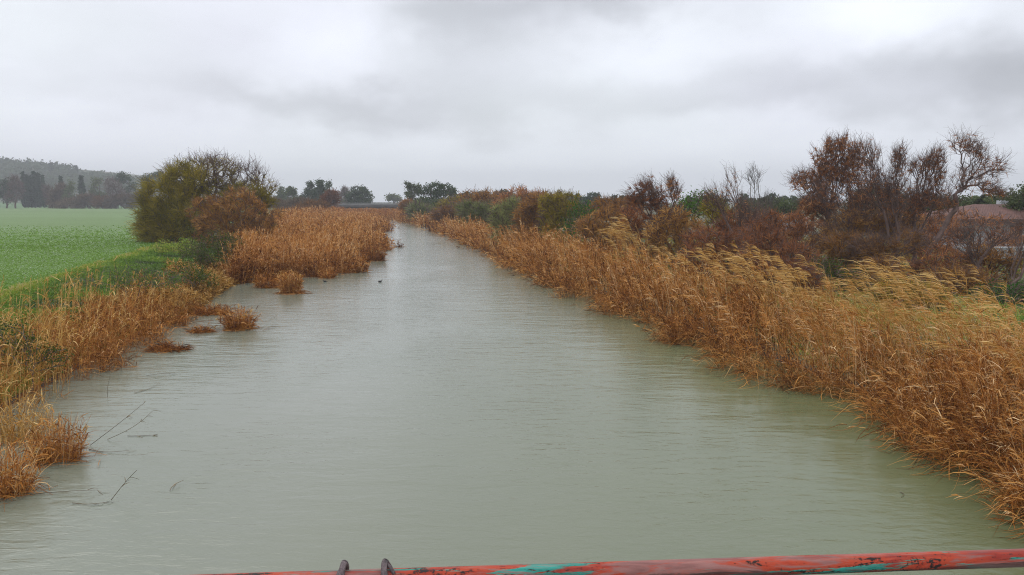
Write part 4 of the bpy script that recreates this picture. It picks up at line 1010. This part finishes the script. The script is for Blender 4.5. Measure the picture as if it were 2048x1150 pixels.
def build_mid_trees():
    g = 'tall trees beyond the left reed bed'
    far_tree(701, 330, 563, [(562, 388, 9, 14), (558, 402, 8, 8)], 'pale hazy slim tree just right of the big bushes', group=g, leaf=LEAF_MID)
    far_tree(702, 300, 587, [(585, 384, 11, 10), (590, 398, 9, 10), (578, 392, 7, 8)], 'small open headed eucalyptus left of the tall trio', group=g, leaf=LEAF_MID)
    far_tree(703, 285, 622, [(622, 370, 8, 9), (614, 385, 12, 10), (625, 390, 14, 14), (608, 393, 7, 6)], 'left eucalyptus of the tall trio, spreading', group=g, nt=190)
    far_tree(704, 280, 642, [(642, 369, 9, 8), (640, 382, 12, 12), (645, 396, 12, 12)], 'middle eucalyptus of the tall trio with the roundest head', group=g, nt=190)
    far_tree(705, 278, 658, [(657, 369, 5, 8), (659, 384, 6, 10), (655, 398, 8, 8)], 'narrow eucalyptus on the right of the tall trio', group=g, nt=110)
    far_tree(706, 210, 660, [(660, 400, 14, 12), (668, 392, 9, 9), (652, 410, 10, 6)], 'dark maroon bush below the narrow eucalyptus', 'bush', None, TAM_RED, 150, 12, 'sprig', (.0, .3), 'tamarisk_bush')
    far_tree(707, 320, 690, [(690, 384, 6, 7), (684, 394, 7, 8), (694, 396, 6, 8)], 'thin pale see-through tree between the trio and the dome tree', group=g, leaf=LEAF_PALE, kind='bare', nt=90)
    far_tree(708, 290, 718, [(717, 382, 15, 10), (712, 395, 20, 12), (728, 394, 16, 14), (718, 404, 22, 7)], 'solid dome shaped tree at the left end of the bridge', group=g, nt=300, n=20, leaf=LEAF_DARK)
    far_tree(709, 430, 788, [(786, 394, 9, 5), (793, 398, 7, 5), (781, 398, 5, 4)], 'small distant umbrella shaped tree above the bridge', group=None, nt=110, leaf=LEAF_MID)
    far_tree(710, 215, 826, [(818, 370, 8, 9), (830, 380, 10, 12), (820, 392, 11, 12), (838, 378, 6, 8), (828, 408, 12, 10)], 'tall loose eucalyptus left of the big dark dome', group='trees at the right end of the bridge', nt=210, leaf=LEAF_MID)
    far_tree(711, 190, 876, [(872, 381, 28, 15), (892, 382, 20, 14), (852, 396, 20, 18), (885, 400, 28, 20), (862, 412, 30, 16), (895, 414, 20, 14)], 'large dark spreading dome tree right of the canal', group='trees at the right end of the bridge', nt=420, n=20, leaf=LEAF_DARK)
    far_tree(712, 205, 905, [(905, 384, 8, 9), (900, 400, 10, 12)], 'open branched tree touching the right side of the dark dome', group='trees at the right end of the bridge', nt=110, leaf=LEAF_MID)
    far_tree(713, 215, 600, [(600, 410, 24, 8), (575, 412, 18, 7)], 'low brown bush line left below the eucalyptus trio', 'bush', None, LEAF_DRY, 130, 14, 'sprig', (.2, .8), 'shrub')
    far_tree(714, 190, 628, [(630, 412, 20, 8), (612, 416, 16, 6)], 'low plum brown bush in front of the eucalyptus trio', 'bush', None, TAM_BROWN, 110, 14, 'sprig', (.0, .45), 'shrub')
    far_tree(715, 175, 815, [(815, 412, 12, 8), (830, 420, 10, 7)], 'low olive brown bush at the canal bend', 'bush', None, TAM_BROWN, 100, 14, 'sprig', (.1, .6), 'shrub')
    far_tree(716, 155, 834, [(834, 418, 16, 11), (845, 424, 14, 9)], 'grey green round bush right of the canal bend', 'bush', None, LEAF_MID, 130, 14, 'leafy', (.1, .9), 'shrub')
    far_tree(718, 345, 600, [(575, 402, 20, 7), (605, 403, 22, 7)], 'faint hazy woodland strip behind the left eucalyptuses', nt=160, leaf=LEAF_MID, tint=(.2, .9), name='thicket')
    far_tree(719, 345, 670, [(655, 402, 24, 7), (695, 403, 22, 6)], 'faint hazy woodland strip between the trio and the dome tree', nt=160, leaf=LEAF_MID, tint=(.2, .9), name='thicket')
    far_tree(720, 175, 850, [(845, 408, 18, 12), (870, 412, 26, 12), (900, 412, 20, 10)], 'dark green shrubbery under the large dome tree', 'bush', 'trees at the right end of the bridge', LEAF_DARK, 300, 16, 'leafy', (.2, 1), 'shrub')
    far_tree(717, 240, 550, [(545, 408, 14, 8), (560, 411, 12, 6)], 'grey brown twiggy scrub right of the big brown bush', 'bush', None, LEAF_DRY, 100, 14, 'sprig', (.1, .7), 'shrub')


def build_field_edge_trees():
    g = 'trees along the far edge of the field'
    dark = dict(group=g, leaf=LEAF_DARK, n=16); T = [
        (801, 372, 12, [(14, 372, 13, 18), (10, 392, 16, 16), (25, 395, 8, 12)], 'dark broad tree at the left picture edge beyond the field', LEAF_DARK, 'leafy', 150, (0, .7)),
        (802, 366, 30, [(30, 370, 9, 18), (28, 392, 10, 14), (40, 378, 6, 12)], 'bare stemmed dark tree right of the edge tree', LEAF_DRY, 'bare', 120, (0, .6)),
        (803, 372, 100, [(100, 400, 6, 12), (95, 385, 6, 12)], 'slender dark brown tree in front of the cypress group', LEAF_DRY, 'bare', 80, (0, .6)),
        (804, 362, 118, [(115, 394, 10, 14), (122, 378, 6, 8), (110, 405, 8, 8)], 'brown hazy tree right of the cypress group', LEAF_DRY, 'sprig', 110, (.1, .7)),
        (805, 360, 142, [(141, 368, 5, 7), (140, 382, 9, 12), (136, 398, 10, 12), (150, 395, 7, 10)], 'yellowish olive poplar shaped tree before the hill slope', LEAF_MID, 'leafy', 130, (.2, 1)),
        (806, 358, 178, [(178, 402, 14, 10), (162, 404, 12, 9)], 'low rusty brown shrub below the pointed conifer', LEAF_DRY, 'sprig', 110, (.2, .8)),
        (807, 366, 205, [(196, 370, 11, 13), (188, 385, 9, 10), (205, 392, 12, 12)], 'olive speckled tree left of the pale blossoming tree', LEAF_MID, 'leafy', 130, (.3, 1)),
        (808, 362, 228, [(226, 376, 16, 14), (236, 388, 16, 10), (218, 364, 8, 8)], 'pale grey twiggy tree in front of the tall eucalyptus', LEAF_PALE, 'bare', 170, (.3, 1)),
        (809, 370, 252, [(244, 350, 9, 8), (238, 362, 12, 8), (254, 360, 8, 10), (262, 375, 10, 14), (250, 390, 12, 12)], 'tall eucalyptus with a stepped crown beyond the field', LEAF_DARK, 'leafy', 200, (.1, .9)),
        (810, 365, 300, [(288, 362, 9, 9), (303, 352, 9, 8), (318, 350, 8, 7), (300, 372, 20, 8), (322, 365, 10, 10)], 'wide loose crowned eucalyptus behind the olive bush', LEAF_DARK, 'leafy', 220, (.1, .9)),
        (811, 352, 250, [(250, 402, 20, 10), (225, 404, 16, 9)], 'brown grey shrubs below the tall eucalyptus', LEAF_DRY, 'sprig', 140, (.0, .6)),
        (812, 352, 285, [(284, 398, 14, 12), (268, 404, 12, 8)], 'grey brown thicket at the end of the tree row by the olive bush', LEAF_DRY, 'sprig', 120, (.0, .6)),
        (813, 356, 205, [(204, 406, 14, 8)], 'dark plum shrub below the pale twiggy tree', TAM_BROWN, 'sprig', 80, (.0, .3)),
        (814, 356, 143, [(143, 408, 14, 6), (128, 409, 10, 5)], 'low pinkish brown scrub at the field edge', LEAF_DRY, 'sprig', 90, (.3, .9)),
    ]
    for seed, Y, bp, spec, lab, lm, kd, nt, tint in T:
        far_tree(seed, Y, bp, spec, lab, 'tree' if 'shrub' not in lab and 'scrub' not in lab and 'thicket' not in lab else 'bush', g, lm, nt, 14, kd, tint, 'tree' if 'shrub' not in lab and 'scrub' not in lab and 'thicket' not in lab else 'shrub', size=.0011)
    # cypresses: one source, copies
    C = [(49, 345, 398, 8, 405), (56, 350, 398, 7, 400), (63, 352, 398, 8, 402), (71, 344, 398, 9, 404), (79, 347, 399, 8, 400), (88, 351, 400, 7, 400),
         (124, 353, 405, 8, 392), (165, 352, 404, 10, 392)]
    labs = ['leftmost cypress of the dark group of six beyond the field', 'second cypress from the left of the dark group', 'third cypress of the dark group, slightly lower', 'tallest cypress in the middle of the dark group',
            'fifth cypress of the dark group', 'last and lowest cypress on the right of the dark group', 'lone short cypress between the brown tree and the poplar', 'pointed conifer standing alone before the hill']
    src = None
    for (px, top, bot, wpx, Y), lab in zip(C, labs):
        base = gb(px, Y); tz = A(px, top, Y)[2]; Hh = tz - base[2]; wr = wpx * Y / FPX
        if src is None:
            src = cypress(820, base, Hh, wr * .55, lab, 'cypresses beyond the field'); sH, sw = Hh, wr; root = src
        else:
            root = copy_tree(src); root.location = tuple(base); root.rotation_euler = (0, 0, px * 1.7); root['label'] = lab
        root.scale = (wr / sw, wr / sw, Hh / sH)
    # conifers and round trees along the hill's ridge
    R = [(3, 318, 9, 800), (60, 321, 6, 800), (106, 326, 9, 780), (122, 334, 8, 790), (134, 338, 4, 790), (141, 337, 5, 790), (148, 338, 5, 790), (156, 331, 7, 790), (193, 346, 4, 790), (210, 350, 4, 780), (184, 350, 5, 790), (30, 326, 6, 810), (44, 326, 6, 810), (84, 330, 8, 800), (95, 329, 8, 800)]
    rl = ['hazy tree on the ridge at the left picture edge', 'lone spiky conifer on the skyline of the hill', 'broad pyramid conifer on the falling ridge', 'rounded conifer right of the broad pyramid', 'first small cypress in the ridge row',
          'second small cypress in the ridge row', 'third small cypress in the ridge row', 'tallest cypress ending the ridge row', 'tiny tree on the low end of the ridge', 'tiniest tree farthest right on the ridge', 'low round tree right of the ridge row',
          'first low round tree left on the hill crest', 'second low round tree beside the lone spiky conifer', 'low round tree between lone conifer and pyramid', 'low round tree touching the broad pyramid conifer']
    for (px, top, wpx, Y), lab in zip(R, rl):
        x = A(px, HZ, Y)[0]; zb = hill_h(x, Y) - 1.0; tz = A(px, top, Y)[2]; Hh = max(tz - zb, 5.0); wr = wpx * Y / FPX
        root = copy_tree(src); root.location = (x, Y, zb); root.rotation_euler = (0, 0, px * 2.3); root['label'] = lab; root['group'] = 'trees along the hill ridge'; root.scale = (wr / sw, wr / sw, Hh / sH)
        if 'round' in lab: root.name = 'tree'; root['category'] = 'tree'
    # scrub wood on the hillside: nobody could count it
    rng = np.random.default_rng(830); a = Acc(); n = 2600; X = rng.uniform(-700, -330, n); Y = rng.uniform(540, 815, n); u = X / Y
    clump = np.sin(X * .03 + 1) * np.cos(Y * .035) ; k = (clump > -.75) & ~((Y < 640) & (u > -.62) & (u < -.50)); X, Y = X[k], Y[k]
    Z = np.array([hill_h(x, y) for x, y in zip(X, Y)]); c = np.stack([X, Y, Z + rng.uniform(.5, 3, len(X))], 1)
    leaves(a, rng, c, 20, 2.2, 1.7, (.1, .5)); tag(a.build('hillside_scrub', LEAF_MID), 'grey green scrub covering the distant hillside', 'scrub', kind='stuff')
    # grass bank with a dark hedge line between field and hill
    a = Acc(); n = 5000; x = rng.uniform(-262, -205, n); y = np.full(n, 398.) + rng.normal(0, 1.5, n); c = np.stack([x, y, rng.uniform(5.4, 6.4, n)], 1)


def cypress(seed, base, H, r, label, group):
    rng = np.random.default_rng(seed); root = empty('cypress', base, label, 'tree', group)
    a = Acc(); s = np.linspace(0, 1, 6)[:, None]; C = base + np.array([0, 0, 1.0]) * H * .93 * s; D = np.tile([[0, 0, 1.0]], (6, 1)); rr = np.linspace(.3, .05, 6)
    a.segs(C[:-1], C[1:], rr[:-1], rr[1:], D[:-1], D[1:], .5, 6); a.build('trunk', BARK_DARK, root, base)
    la = Acc(); n = 420; t = rng.uniform(.03, 1, n) ** .9; prof = np.sin(np.clip(t, 0, 1) ** .6 * math.pi) ** .6 * (1 - .35 * t) + .05
    th = rng.uniform(0, 2 * math.pi, n); q = rng.uniform(.45, 1.05, n) * (1 + .25 * np.sin(th * 3 + t * 9))
    p = base + np.stack([np.cos(th) * q * prof * r, np.sin(th) * q * prof * r, t * H], 1)
    leaves(la, rng, p, 7, .28, .5, (0, .6)); la.build('crown', LEAF_DARK, root, base); return root


def build_windbreak():
    # pines far off behind the right bank: four kinds grown once, then copied along the row
    g = 'pines in the distant windbreak on the right'
    kinds = []
    specs = [[(0, -62, 26, 16), (-14, -46, 20, 12), (16, -48, 20, 12), (0, -34, 24, 12)], [(0, -74, 16, 14), (6, -54, 22, 14), (-6, -36, 24, 14), (0, -20, 22, 12)],
             [(-10, -60, 22, 10), (14, -66, 18, 10), (0, -46, 34, 10), (4, -28, 26, 12)], [(0, -80, 10, 10), (0, -60, 16, 14), (0, -38, 20, 16), (0, -20, 20, 12)]]
    Y = 235.0; rng = np.random.default_rng(900)
    row = [(924, 381, 200), (938, 383, 215), (950, 383, 225), (962, 381, 215), (972, 380, 205), (984, 386, 235), (996, 382, 215), (1008, 380, 205), (1018, 379, 200), (1032, 387, 230), (1046, 386, 235), (1060, 386, 232), (1074, 387, 235),
           (1094, 388, 238), (1106, 388, 240), (1118, 386, 235), (1130, 386, 236), (1140, 387, 235), (1154, 386, 230), (1164, 386, 226), (1174, 388, 232), (1184, 385, 222), (1194, 386, 226), (1204, 390, 232), (1218, 391, 232), (1228, 390, 228), (1236, 392, 230),
           (1246, 386, 222), (1262, 388, 226), (1280, 390, 230), (1380, 388, 240), (1402, 392, 250), (1424, 394, 250), (1446, 393, 245), (1488, 386, 235), (1502, 392, 240), (1518, 394, 245), (1530, 388, 235), (1545, 387, 232), (1558, 393, 240), (1572, 391, 236), (1586, 390, 236), (1602, 394, 240), (1618, 393, 240)]
    lab = 'hazy grey green pine in the distant windbreak above the brown bushes'
    for i, (px, top, Yi) in enumerate(row):
        base = gb(px, Yi); H = A(px, top, Yi)[2] - base[2]
        k = int(rng.integers(0, 4)) if i >= 4 else i
        if i < 4:
            lobes = [(base + np.array([cx * H / 90, 0, -cy * H / 90]), np.array([rx * H / 90, rx * H / 90, ry * H / 90])) for cx, cy, rx, ry in specs[i]]
            root = plant(901 + i, 'pine_tree', lab, 'tree', g, base, lobes, 90, BARK_DARK, LEAF_DARK, [('leaf', dict(n=14, spread=.35, size=.33, fine=3, tint=(0, .7)))], (.22, .05), .35, .35, .9, .1, shell=.5)
            kinds.append((root, H))
        else:
            src, sH = kinds[k]; root = copy_tree(src); root.location = tuple(base); f = H / sH; wdt = f * float(rng.uniform(.85, 1.25)); root.scale = (wdt, wdt, f); root.rotation_euler = (0, 0, float(rng.uniform(0, 6.28)))


build_left_bushes(); build_right_bushes(); build_right_trees(); build_palm(); build_mid_trees(); build_field_edge_trees(); build_windbreak()


# ------------------------------------------------------------------ bridge far off, house, railing, birds
def box(bm, x0, x1, y0, y1, z0, z1):
    vs = [bm.verts.new(v) for v in ((x0, y0, z0), (x1, y0, z0), (x1, y1, z0), (x0, y1, z0), (x0, y0, z1), (x1, y0, z1), (x1, y1, z1), (x0, y1, z1))]
    for f in ((0, 3, 2, 1), (4, 5, 6, 7), (0, 1, 5, 4), (1, 2, 6, 5), (2, 3, 7, 6), (3, 0, 4, 7)): bm.faces.new([vs[i] for i in f])


def bm_obj(name, bm, mat, parent=None, bevel=0):
    me = bpy.data.meshes.new(name); bmesh.ops.recalc_face_normals(bm, faces=bm.faces)
    if bevel: bmesh.ops.bevel(bm, geom=bm.edges[:], offset=bevel, segments=2, affect='EDGES', profile=.5)
    bm.to_mesh(me); bm.free(); me.materials.append(mat); o = bpy.data.objects.new(name, me); COL.objects.link(o)
    if parent: o.parent = parent
    return o


def build_bridge():
    conc = plain_mat('weathered_concrete', (.07, .065, .06), (.15, .14, .13), .8, .85, .3); pale = plain_mat('pale_parapet', (.16, .16, .155), (.26, .26, .25), .5, .8)
    steel = plain_mat('bridge_steel', (.10, .10, .11), (.16, .16, .17), 1, .6)
    Y = 262.0; cx = A(760, HZ, Y)[0]
    r = empty('road_bridge', (cx, Y, .9), 'low grey road bridge crossing the canal in the far distance', 'bridge')
    bm = bmesh.new(); box(bm, -19, 19, -3.6, 3.6, 1.75, 2.35); box(bm, -19, 19, -2.6, 2.6, 1.1, 1.748); bm_obj('deck', bm, conc, r)
    for s in (-1, 1):
        bm = bmesh.new(); box(bm, -19, 19, s * 3.45 - .15, s * 3.45 + .15, 2.353, 2.80); bm_obj('parapet', bm, pale, r)
        bm = bmesh.new(); box(bm, -19, 19, s * 3.45 - .04, s * 3.45 + .04, 3.12, 3.2)
        for i in range(20): x = -18.9 + i * 1.989; box(bm, x - .035, x + .035, s * 3.45 - .035, s * 3.45 + .035, 2.803, 3.118)
        bm_obj('handrail', bm, steel, r)
    for x in (-7, 0, 7): bm = bmesh.new(); box(bm, x - .4, x + .4, -2.5, 2.5, -2.2, 1.098); bm_obj('pier', bm, conc, r)
    for x in (-18, 18): bm = bmesh.new(); box(bm, x - 1.5, x + 1.5, -3.4, 3.4, -2, 1.097); bm_obj('abutment', bm, conc, r)


def build_house():
    wall = plain_mat('whitewash', (.42, .44, .46), (.56, .57, .58), .8, .85, .15); roof_m = roof_mat(); wood_m = plain_mat('brown_fascia', (.05, .028, .02), (.10, .055, .04), 2, .7)
    glass = plain_mat('dark_glass', (.02, .025, .03), (.03, .035, .04), 2, .15); green = plain_mat('green_shutter', (.05, .09, .07), (.07, .12, .09), 2, .6)
    Y = 58.0; x0 = A(1915, HZ, Y)[0]; x1 = x0 + 9; z0 = .75
    r = empty('house', ((x0 + x1) / 2, Y + 3.5, z0), 'low white house with a red tiled roof behind the trees at the right', 'house')
    w = (x1 - x0) / 2; zt = 2.75 - z0
    bm = bmesh.new(); box(bm, -w, w, -3.5, 3.5, 0, zt); bm_obj('wall', bm, wall, r)
    bm = bmesh.new(); box(bm, -w - .7, w + .7, -4.6, 4.2, zt + .003, zt + .42); bm_obj('fascia', bm, wood_m, r)
    bm = bmesh.new(); e = [bm.verts.new(v) for v in ((-w - .5, -4.4, zt + .424), (w + .5, -4.4, zt + .424), (w + .5, 4.0, zt + .424), (-w - .5, 4.0, zt + .424), (-w + 3.2, -.2, zt + 1.5), (w - 3.2, -.2, zt + 1.5))]
    for f in ((0, 1, 5, 4), (1, 2, 5), (2, 3, 4, 5), (3, 0, 4), (3, 2, 1, 0)): bm.faces.new([e[i] for i in f])
    ro = bm_obj('roof', bm, roof_m, r); bm = bmesh.new(); box(bm, 1.2, 1.8, .4, 1.0, zt + 1.0, zt + 1.8); bm_obj('chimney', bm, wall, ro)
    for x in (-3.6, 3.4):
        bm = bmesh.new(); box(bm, x - .5, x + .5, -3.56, -3.503, .8, 1.75); f = bm_obj('window', bm, green, r); bm = bmesh.new(); box(bm, x - .42, x + .42, -3.575, -3.562, .88, 1.67); bm_obj('pane', bm, glass, f)
    bm = bmesh.new(); box(bm, -.45, .45, -3.56, -3.503, .02, 1.9); d = bm_obj('door', bm, wood_m, r); bm = bmesh.new(); box(bm, .30, .38, -3.60, -3.562, .92, 1.0); bm_obj('handle', bm, glass, d)
    # garden wall in front
    Yw = 47.0; xa = A(1925, HZ, Yw)[0]; g = empty('garden_wall', (xa, Yw, .8), 'low grey white garden wall in front of the house', 'wall')
    bm = bmesh.new(); box(bm, 0, 9, -.1, .1, 0, .85); bm_obj('wall_panel', bm, plain_mat('grey_render', (.26, .30, .31), (.40, .43, .44), 1.4, .8, .2), g)
    bm = bmesh.new(); box(bm, -.04, 9.04, -.15, .15, .853, .93); bm_obj('coping', bm, wall, g)
    # far pink-roofed house seen through the bare tree
    Y = 95.0; x0 = A(1505, HZ, Y)[0]; r = empty('house', (x0 + 3.5, Y + 3, .8), 'small distant house with a pinkish roof seen through bare branches', 'house')
    bm = bmesh.new(); box(bm, -3.5, 3.5, -3, 3, 0, 1.5); bm_obj('wall', bm, wall, r); bm = bmesh.new()
    e = [bm.verts.new(v) for v in ((-3.9, -3.4, 1.503), (3.9, -3.4, 1.503), (3.9, 3.4, 1.503), (-3.9, 3.4, 1.503), (-2.5, 0, 2.3), (2.5, 0, 2.3))]
    for f in ((0, 1, 5, 4), (1, 2, 5), (2, 3, 4, 5), (3, 0, 4), (3, 2, 1, 0)): bm.faces.new([e[i] for i in f])
    bm_obj('roof', bm, roof_m, r); bm = bmesh.new(); box(bm, -1.8, -.9, -3.05, -3.003, .5, 1.2); bm_obj('window', bm, glass, r)


def roof_mat():
    m, t, out = new_mat('red_roof_tiles'); pos = t.new('ShaderNodeNewGeometry').outputs['Position']
    n = t.noise(pos, 1.5, 4, .6); w = t.new('ShaderNodeTexWave', wave_type='BANDS', bands_direction='X'); t.put(w.inputs['Vector'], pos); w.inputs['Scale'].default_value = 1.6
    b = t.new('ShaderNodeBsdfPrincipled'); t.put(b.inputs['Base Color'], t.ramp(n, [(.3, (.085, .038, .028)), (.7, (.17, .074, .054))])); b.inputs['Roughness'].default_value = .85
    bp = t.new('ShaderNodeBump'); bp.inputs['Strength'].default_value = .6; bp.inputs['Distance'].default_value = .06; t.put(bp.inputs['Height'], w.outputs['Fac']); t.l.new(bp.outputs[0], b.inputs['Normal'])
    t.l.new(b.outputs[0], out.inputs[0]); return m


def rail_paint():
    m, t, out = new_mat('peeling_rail_paint')
    tc = t.new('ShaderNodeTexCoord').outputs['Object']           # x runs along the rail
    a = t.noise(t.mapping(tc, (9, 60, 60)), 1.0, 5, .6, .5); b_ = t.noise(t.mapping(tc, (3.6, 28, 28), loc=(3.9, 1, 0)), 1.0, 5, .65, .6)
    c_ = t.noise(t.mapping(tc, (5, 34, 34), loc=(9, 5, 3)), 1.0, 6, .7, .8); f = t.noise(tc, 160, 3, .6)
    red = t.ramp(a, [(.38, (.27, .022, .010)), (.55, (.44, .055, .020)), (.7, (.26, .085, .06))])
    teal = t.ramp(a, [(.35, (.01, .17, .13)), (.6, (.03, .30, .24)), (.75, (.16, .36, .28))])
    dull = t.ramp(a, [(.35, (.17, .075, .065)), (.65, (.33, .17, .15))])
    rust = (.022, .014, .012)  # bare rust patches, and the tone of the painted underside shading
    m1 = t.ramp(b_, [(.54, (0, 0, 0)), (.56, (1, 1, 1))]); m2 = t.ramp(c_, [(.47, (0, 0, 0)), (.56, (.9,) * 3)]); m3 = t.ramp(t.math('MULTIPLY_ADD', f, .22, c_), [(.50, (1, 1, 1)), (.54, (0, 0, 0))])
    sep = t.new('ShaderNodeSeparateXYZ'); t.put(sep.inputs[0], tc)
    low = t.math('MULTIPLY', t.math('SUBTRACT', t.math('MULTIPLY_ADD', t.math('SUBTRACT', c_, .5), .05, -.002), sep.outputs[2]), 260, clamp=True)  # shading of the underside, painted in as a dark tone
    c = t.mix(m1, red, teal); c = t.mix(m2, c, dull); c = t.mix(m3, c, rust); c = t.mix(t.math('MULTIPLY', low, t.ramp(b_, [(.3, (1,) * 3), (.6, (.55,) * 3)])), c, rust)
    p = t.new('ShaderNodeBsdfPrincipled'); t.put(p.inputs['Base Color'], c); t.put(p.inputs['Roughness'], t.ramp(a, [(.3, (.5,) * 3), (.7, (.8,) * 3)])); p.inputs['Specular IOR Level'].default_value = .3
    bp = t.new('ShaderNodeBump'); bp.inputs['Strength'].default_value = .5; bp.inputs['Distance'].default_value = .0012
    t.put(bp.inputs['Height'], t.math('ADD', t.math('ADD', m1, m3), f)); t.l.new(bp.outputs[0], p.inputs['Normal'])
    t.l.new(p.outputs[0], out.inputs[0]); return m


def tube_obj(name, pts, rad, mat, parent=None, ns=20, smooth=True):
    pts = np.asarray(pts, float); D = unit(np.gradient(pts, axis=0)); rad = np.broadcast_to(rad, (len(pts),))
    bm = bmesh.new(); rings = []; u = None
    for p, d, r in zip(pts, D, rad):
        if u is None: u = np.cross(d, [0.3, .2, 1.0])
        u = u - d * np.dot(u, d); u /= np.linalg.norm(u); w = np.cross(d, u)
        rings.append([bm.verts.new(tuple(p + r * (u * math.cos(k * 2 * math.pi / ns) + w * math.sin(k * 2 * math.pi / ns)))) for k in range(ns)])
    for a, b in zip(rings, rings[1:]):
        for k in range(ns): bm.faces.new((a[k], a[(k + 1) % ns], b[(k + 1) % ns], b[k])).smooth = smooth
    bm.faces.new(rings[0][::-1]); bm.faces.new(rings[-1]); return bm_obj(name, bm, mat, parent)


def build_railing():
    z = CAMH - .62; a = P(520, 1165, z); b = P(2020, 1116.5, z); d = unit(b - a); mid = (a + b) / 2; R = .0154
    paint = rail_paint(); ang = math.atan2(d[1], d[0])
    root = empty('bridge_railing', (mid[0], mid[1], z), 'tubular handrail with peeling red and teal paint across the picture bottom', 'railing'); root.rotation_euler = (0, 0, ang)
    xs = np.linspace(-2.6, 2.6, 60); rr = R + .0002 * np.sin(xs * 9)
    tube_obj('top_rail', np.stack([xs, 0 * xs, 0 * xs], 1), rr, paint, root, 28)
    tube_obj('lower_rail', np.stack([xs, 0 * xs, 0 * xs - .45], 1), R, paint, root, 20)
    for x in (-2.3, 0.0, 2.3):
        x += .05; tube_obj('post', np.array([(x, 0, -.99), (x, 0, -.5), (x, 0, -.0165)]), .019, paint, root, 20)
    # bridge edge under the railing
    conc = plain_mat('bridge_concrete', (.22, .21, .19), (.36, .35, .32), 3, .9, .4)
    bm = bmesh.new(); box(bm, -30, 30, -6.5, .22, -1.35, -.992); o = bm_obj('bridge_deck', bm, conc); o.location = root.location; o.rotation_euler = root.rotation_euler; tag(o, kind='structure')
    # two lashings of dark cord over the rail
    cord = plain_mat('dark_rubber_cord', (.030, .022, .022), (.20, .15, .15), 90, .7, .4); inv = Matrix.Rotation(-ang, 3, 'Z')
    for i, (px, tilt, lab) in enumerate(((683, .007, 'left of two dark cord lashings over the painted rail, a plain upright loop'), (776, -.004, 'right of two dark cord lashings over the painted rail, with a bent spur'))):
        p = P(px, 1150, z); lx = float((inv @ Vector(p - np.array([mid[0], mid[1], z])))[0])
        e = empty('cord_lashing', (mid[0] + d[0] * lx, mid[1] + d[1] * lx, z), lab, 'lashing', 'cord lashings on the rail'); e.rotation_euler = (0, 0, ang)
        t = np.linspace(0, 2 * math.pi, 41); rr = .0200 + .0100 * np.clip(np.cos(t), 0, 1) ** 5
        pts = np.stack([tilt * np.cos(t) + .002 * np.sin(2 * t), np.sin(t) * (.0208 - .004 * np.clip(np.cos(t), 0, 1) ** 3), np.cos(t) * rr], 1); tube_obj('loop', pts, .0042, cord, e, 12)
        pts2 = pts.copy(); pts2[:, 0] += .006 - .004 * np.clip(np.cos(t), 0, 1); pts2[:, 2] *= .97; tube_obj('loop', pts2, .0036, cord, e, 12)
        sp = np.array([(tilt, 0, .027), (.010 + tilt, -.004, .021), (.016 + tilt, -.010, .012)] if i else [(tilt - .001, .0, .026), (tilt - .006, -.012, .020), (tilt - .011, -.017, .008)])
        tube_obj('cord_end', sp, .0030, cord, e, 10)


def build_coot(px, py, heading, label, dive=0):
    """small dark water bird afloat: one continuous body grown on a skeleton"""
    c = P(px, py); root = empty('water_bird', c, label, 'bird', 'dark water birds on the canal'); root.rotation_euler = (0, 0, heading); root.scale = (.62, .62, .62)
    J = [((0, 0, .05), .075), ((.09, 0, .065), .065), ((.15, 0, .10), .036), ((.17, 0, .155), .024), ((.185, 0, .195), .034), ((.225, 0, .19), .016), ((-.09, 0, .06), .062), ((-.17, 0, .085), .030), ((-.21, 0, .10), .012)]
    E = [(0, 1), (1, 2), (2, 3), (3, 4), (4, 5), (0, 6), (6, 7), (7, 8)]
    me = bpy.data.meshes.new('body'); me.from_pydata([j[0] for j in J], E, []); o = bpy.data.objects.new('body', me); COL.objects.link(o); o.parent = root
    o.modifiers.new('s', 'SKIN'); o.modifiers.new('u', 'SUBSURF').levels = 2; o.modifiers['u'].render_levels = 2
    for i, j in enumerate(J): me.skin_vertices[0].data[i].radius = (j[1] * (1.0), j[1] * 1.0)
    me.skin_vertices[0].data[0].use_root = True
    me.materials.append(BIRD)
    tube_obj('bill', np.array([(.222, 0, .188), (.245, 0, .184), (.262, 0, .178)]), np.array([.011, .008, .002]), BILL, root, 10)
    for s in (-1, 1):
        bm = bmesh.new(); bmesh.ops.create_uvsphere(bm, u_segments=16, v_segments=8, radius=1.0); bmesh.ops.transform(bm, matrix=Matrix.Translation((-.03, s * .062, .082)) @ Matrix.Rotation(-.15, 4, 'Y') @ Matrix.Diagonal((.12, .016, .042, 1)), verts=bm.verts)
        w = bm_obj('wing', bm, BIRD, root)
        for p in w.data.polygons: p.use_smooth = True


BIRD = plain_mat('dark_plumage', (.014, .014, .016), (.035, .032, .032), 30, .6); BILL = plain_mat('pale_bill', (.45, .42, .38), (.55, .52, .48), 10, .4)
build_bridge(); build_house(); build_railing()
build_coot(650, 564, 2.9, 'dark water bird beside the front edge of the big reed bed')
build_coot(760, 564, .2, 'dark water bird out on open water right of the other bird')


def build_haze():
    bm = bmesh.new(); box(bm, -2560, 2560, -2560, 2560, -3.0, 90.0)
    m, t, out = new_mat('rain_haze'); v = t.new('ShaderNodeVolumePrincipled')
    v.inputs['Color'].default_value = (.95, .97, 1.0, 1); v.inputs['Density'].default_value = HAZE; v.inputs['Anisotropy'].default_value = 0.0
    t.l.new(v.outputs[0], out.inputs['Volume']); o = bm_obj('haze', bm, m); tag(o, kind='stuff')


HAZE = .00055
build_haze()
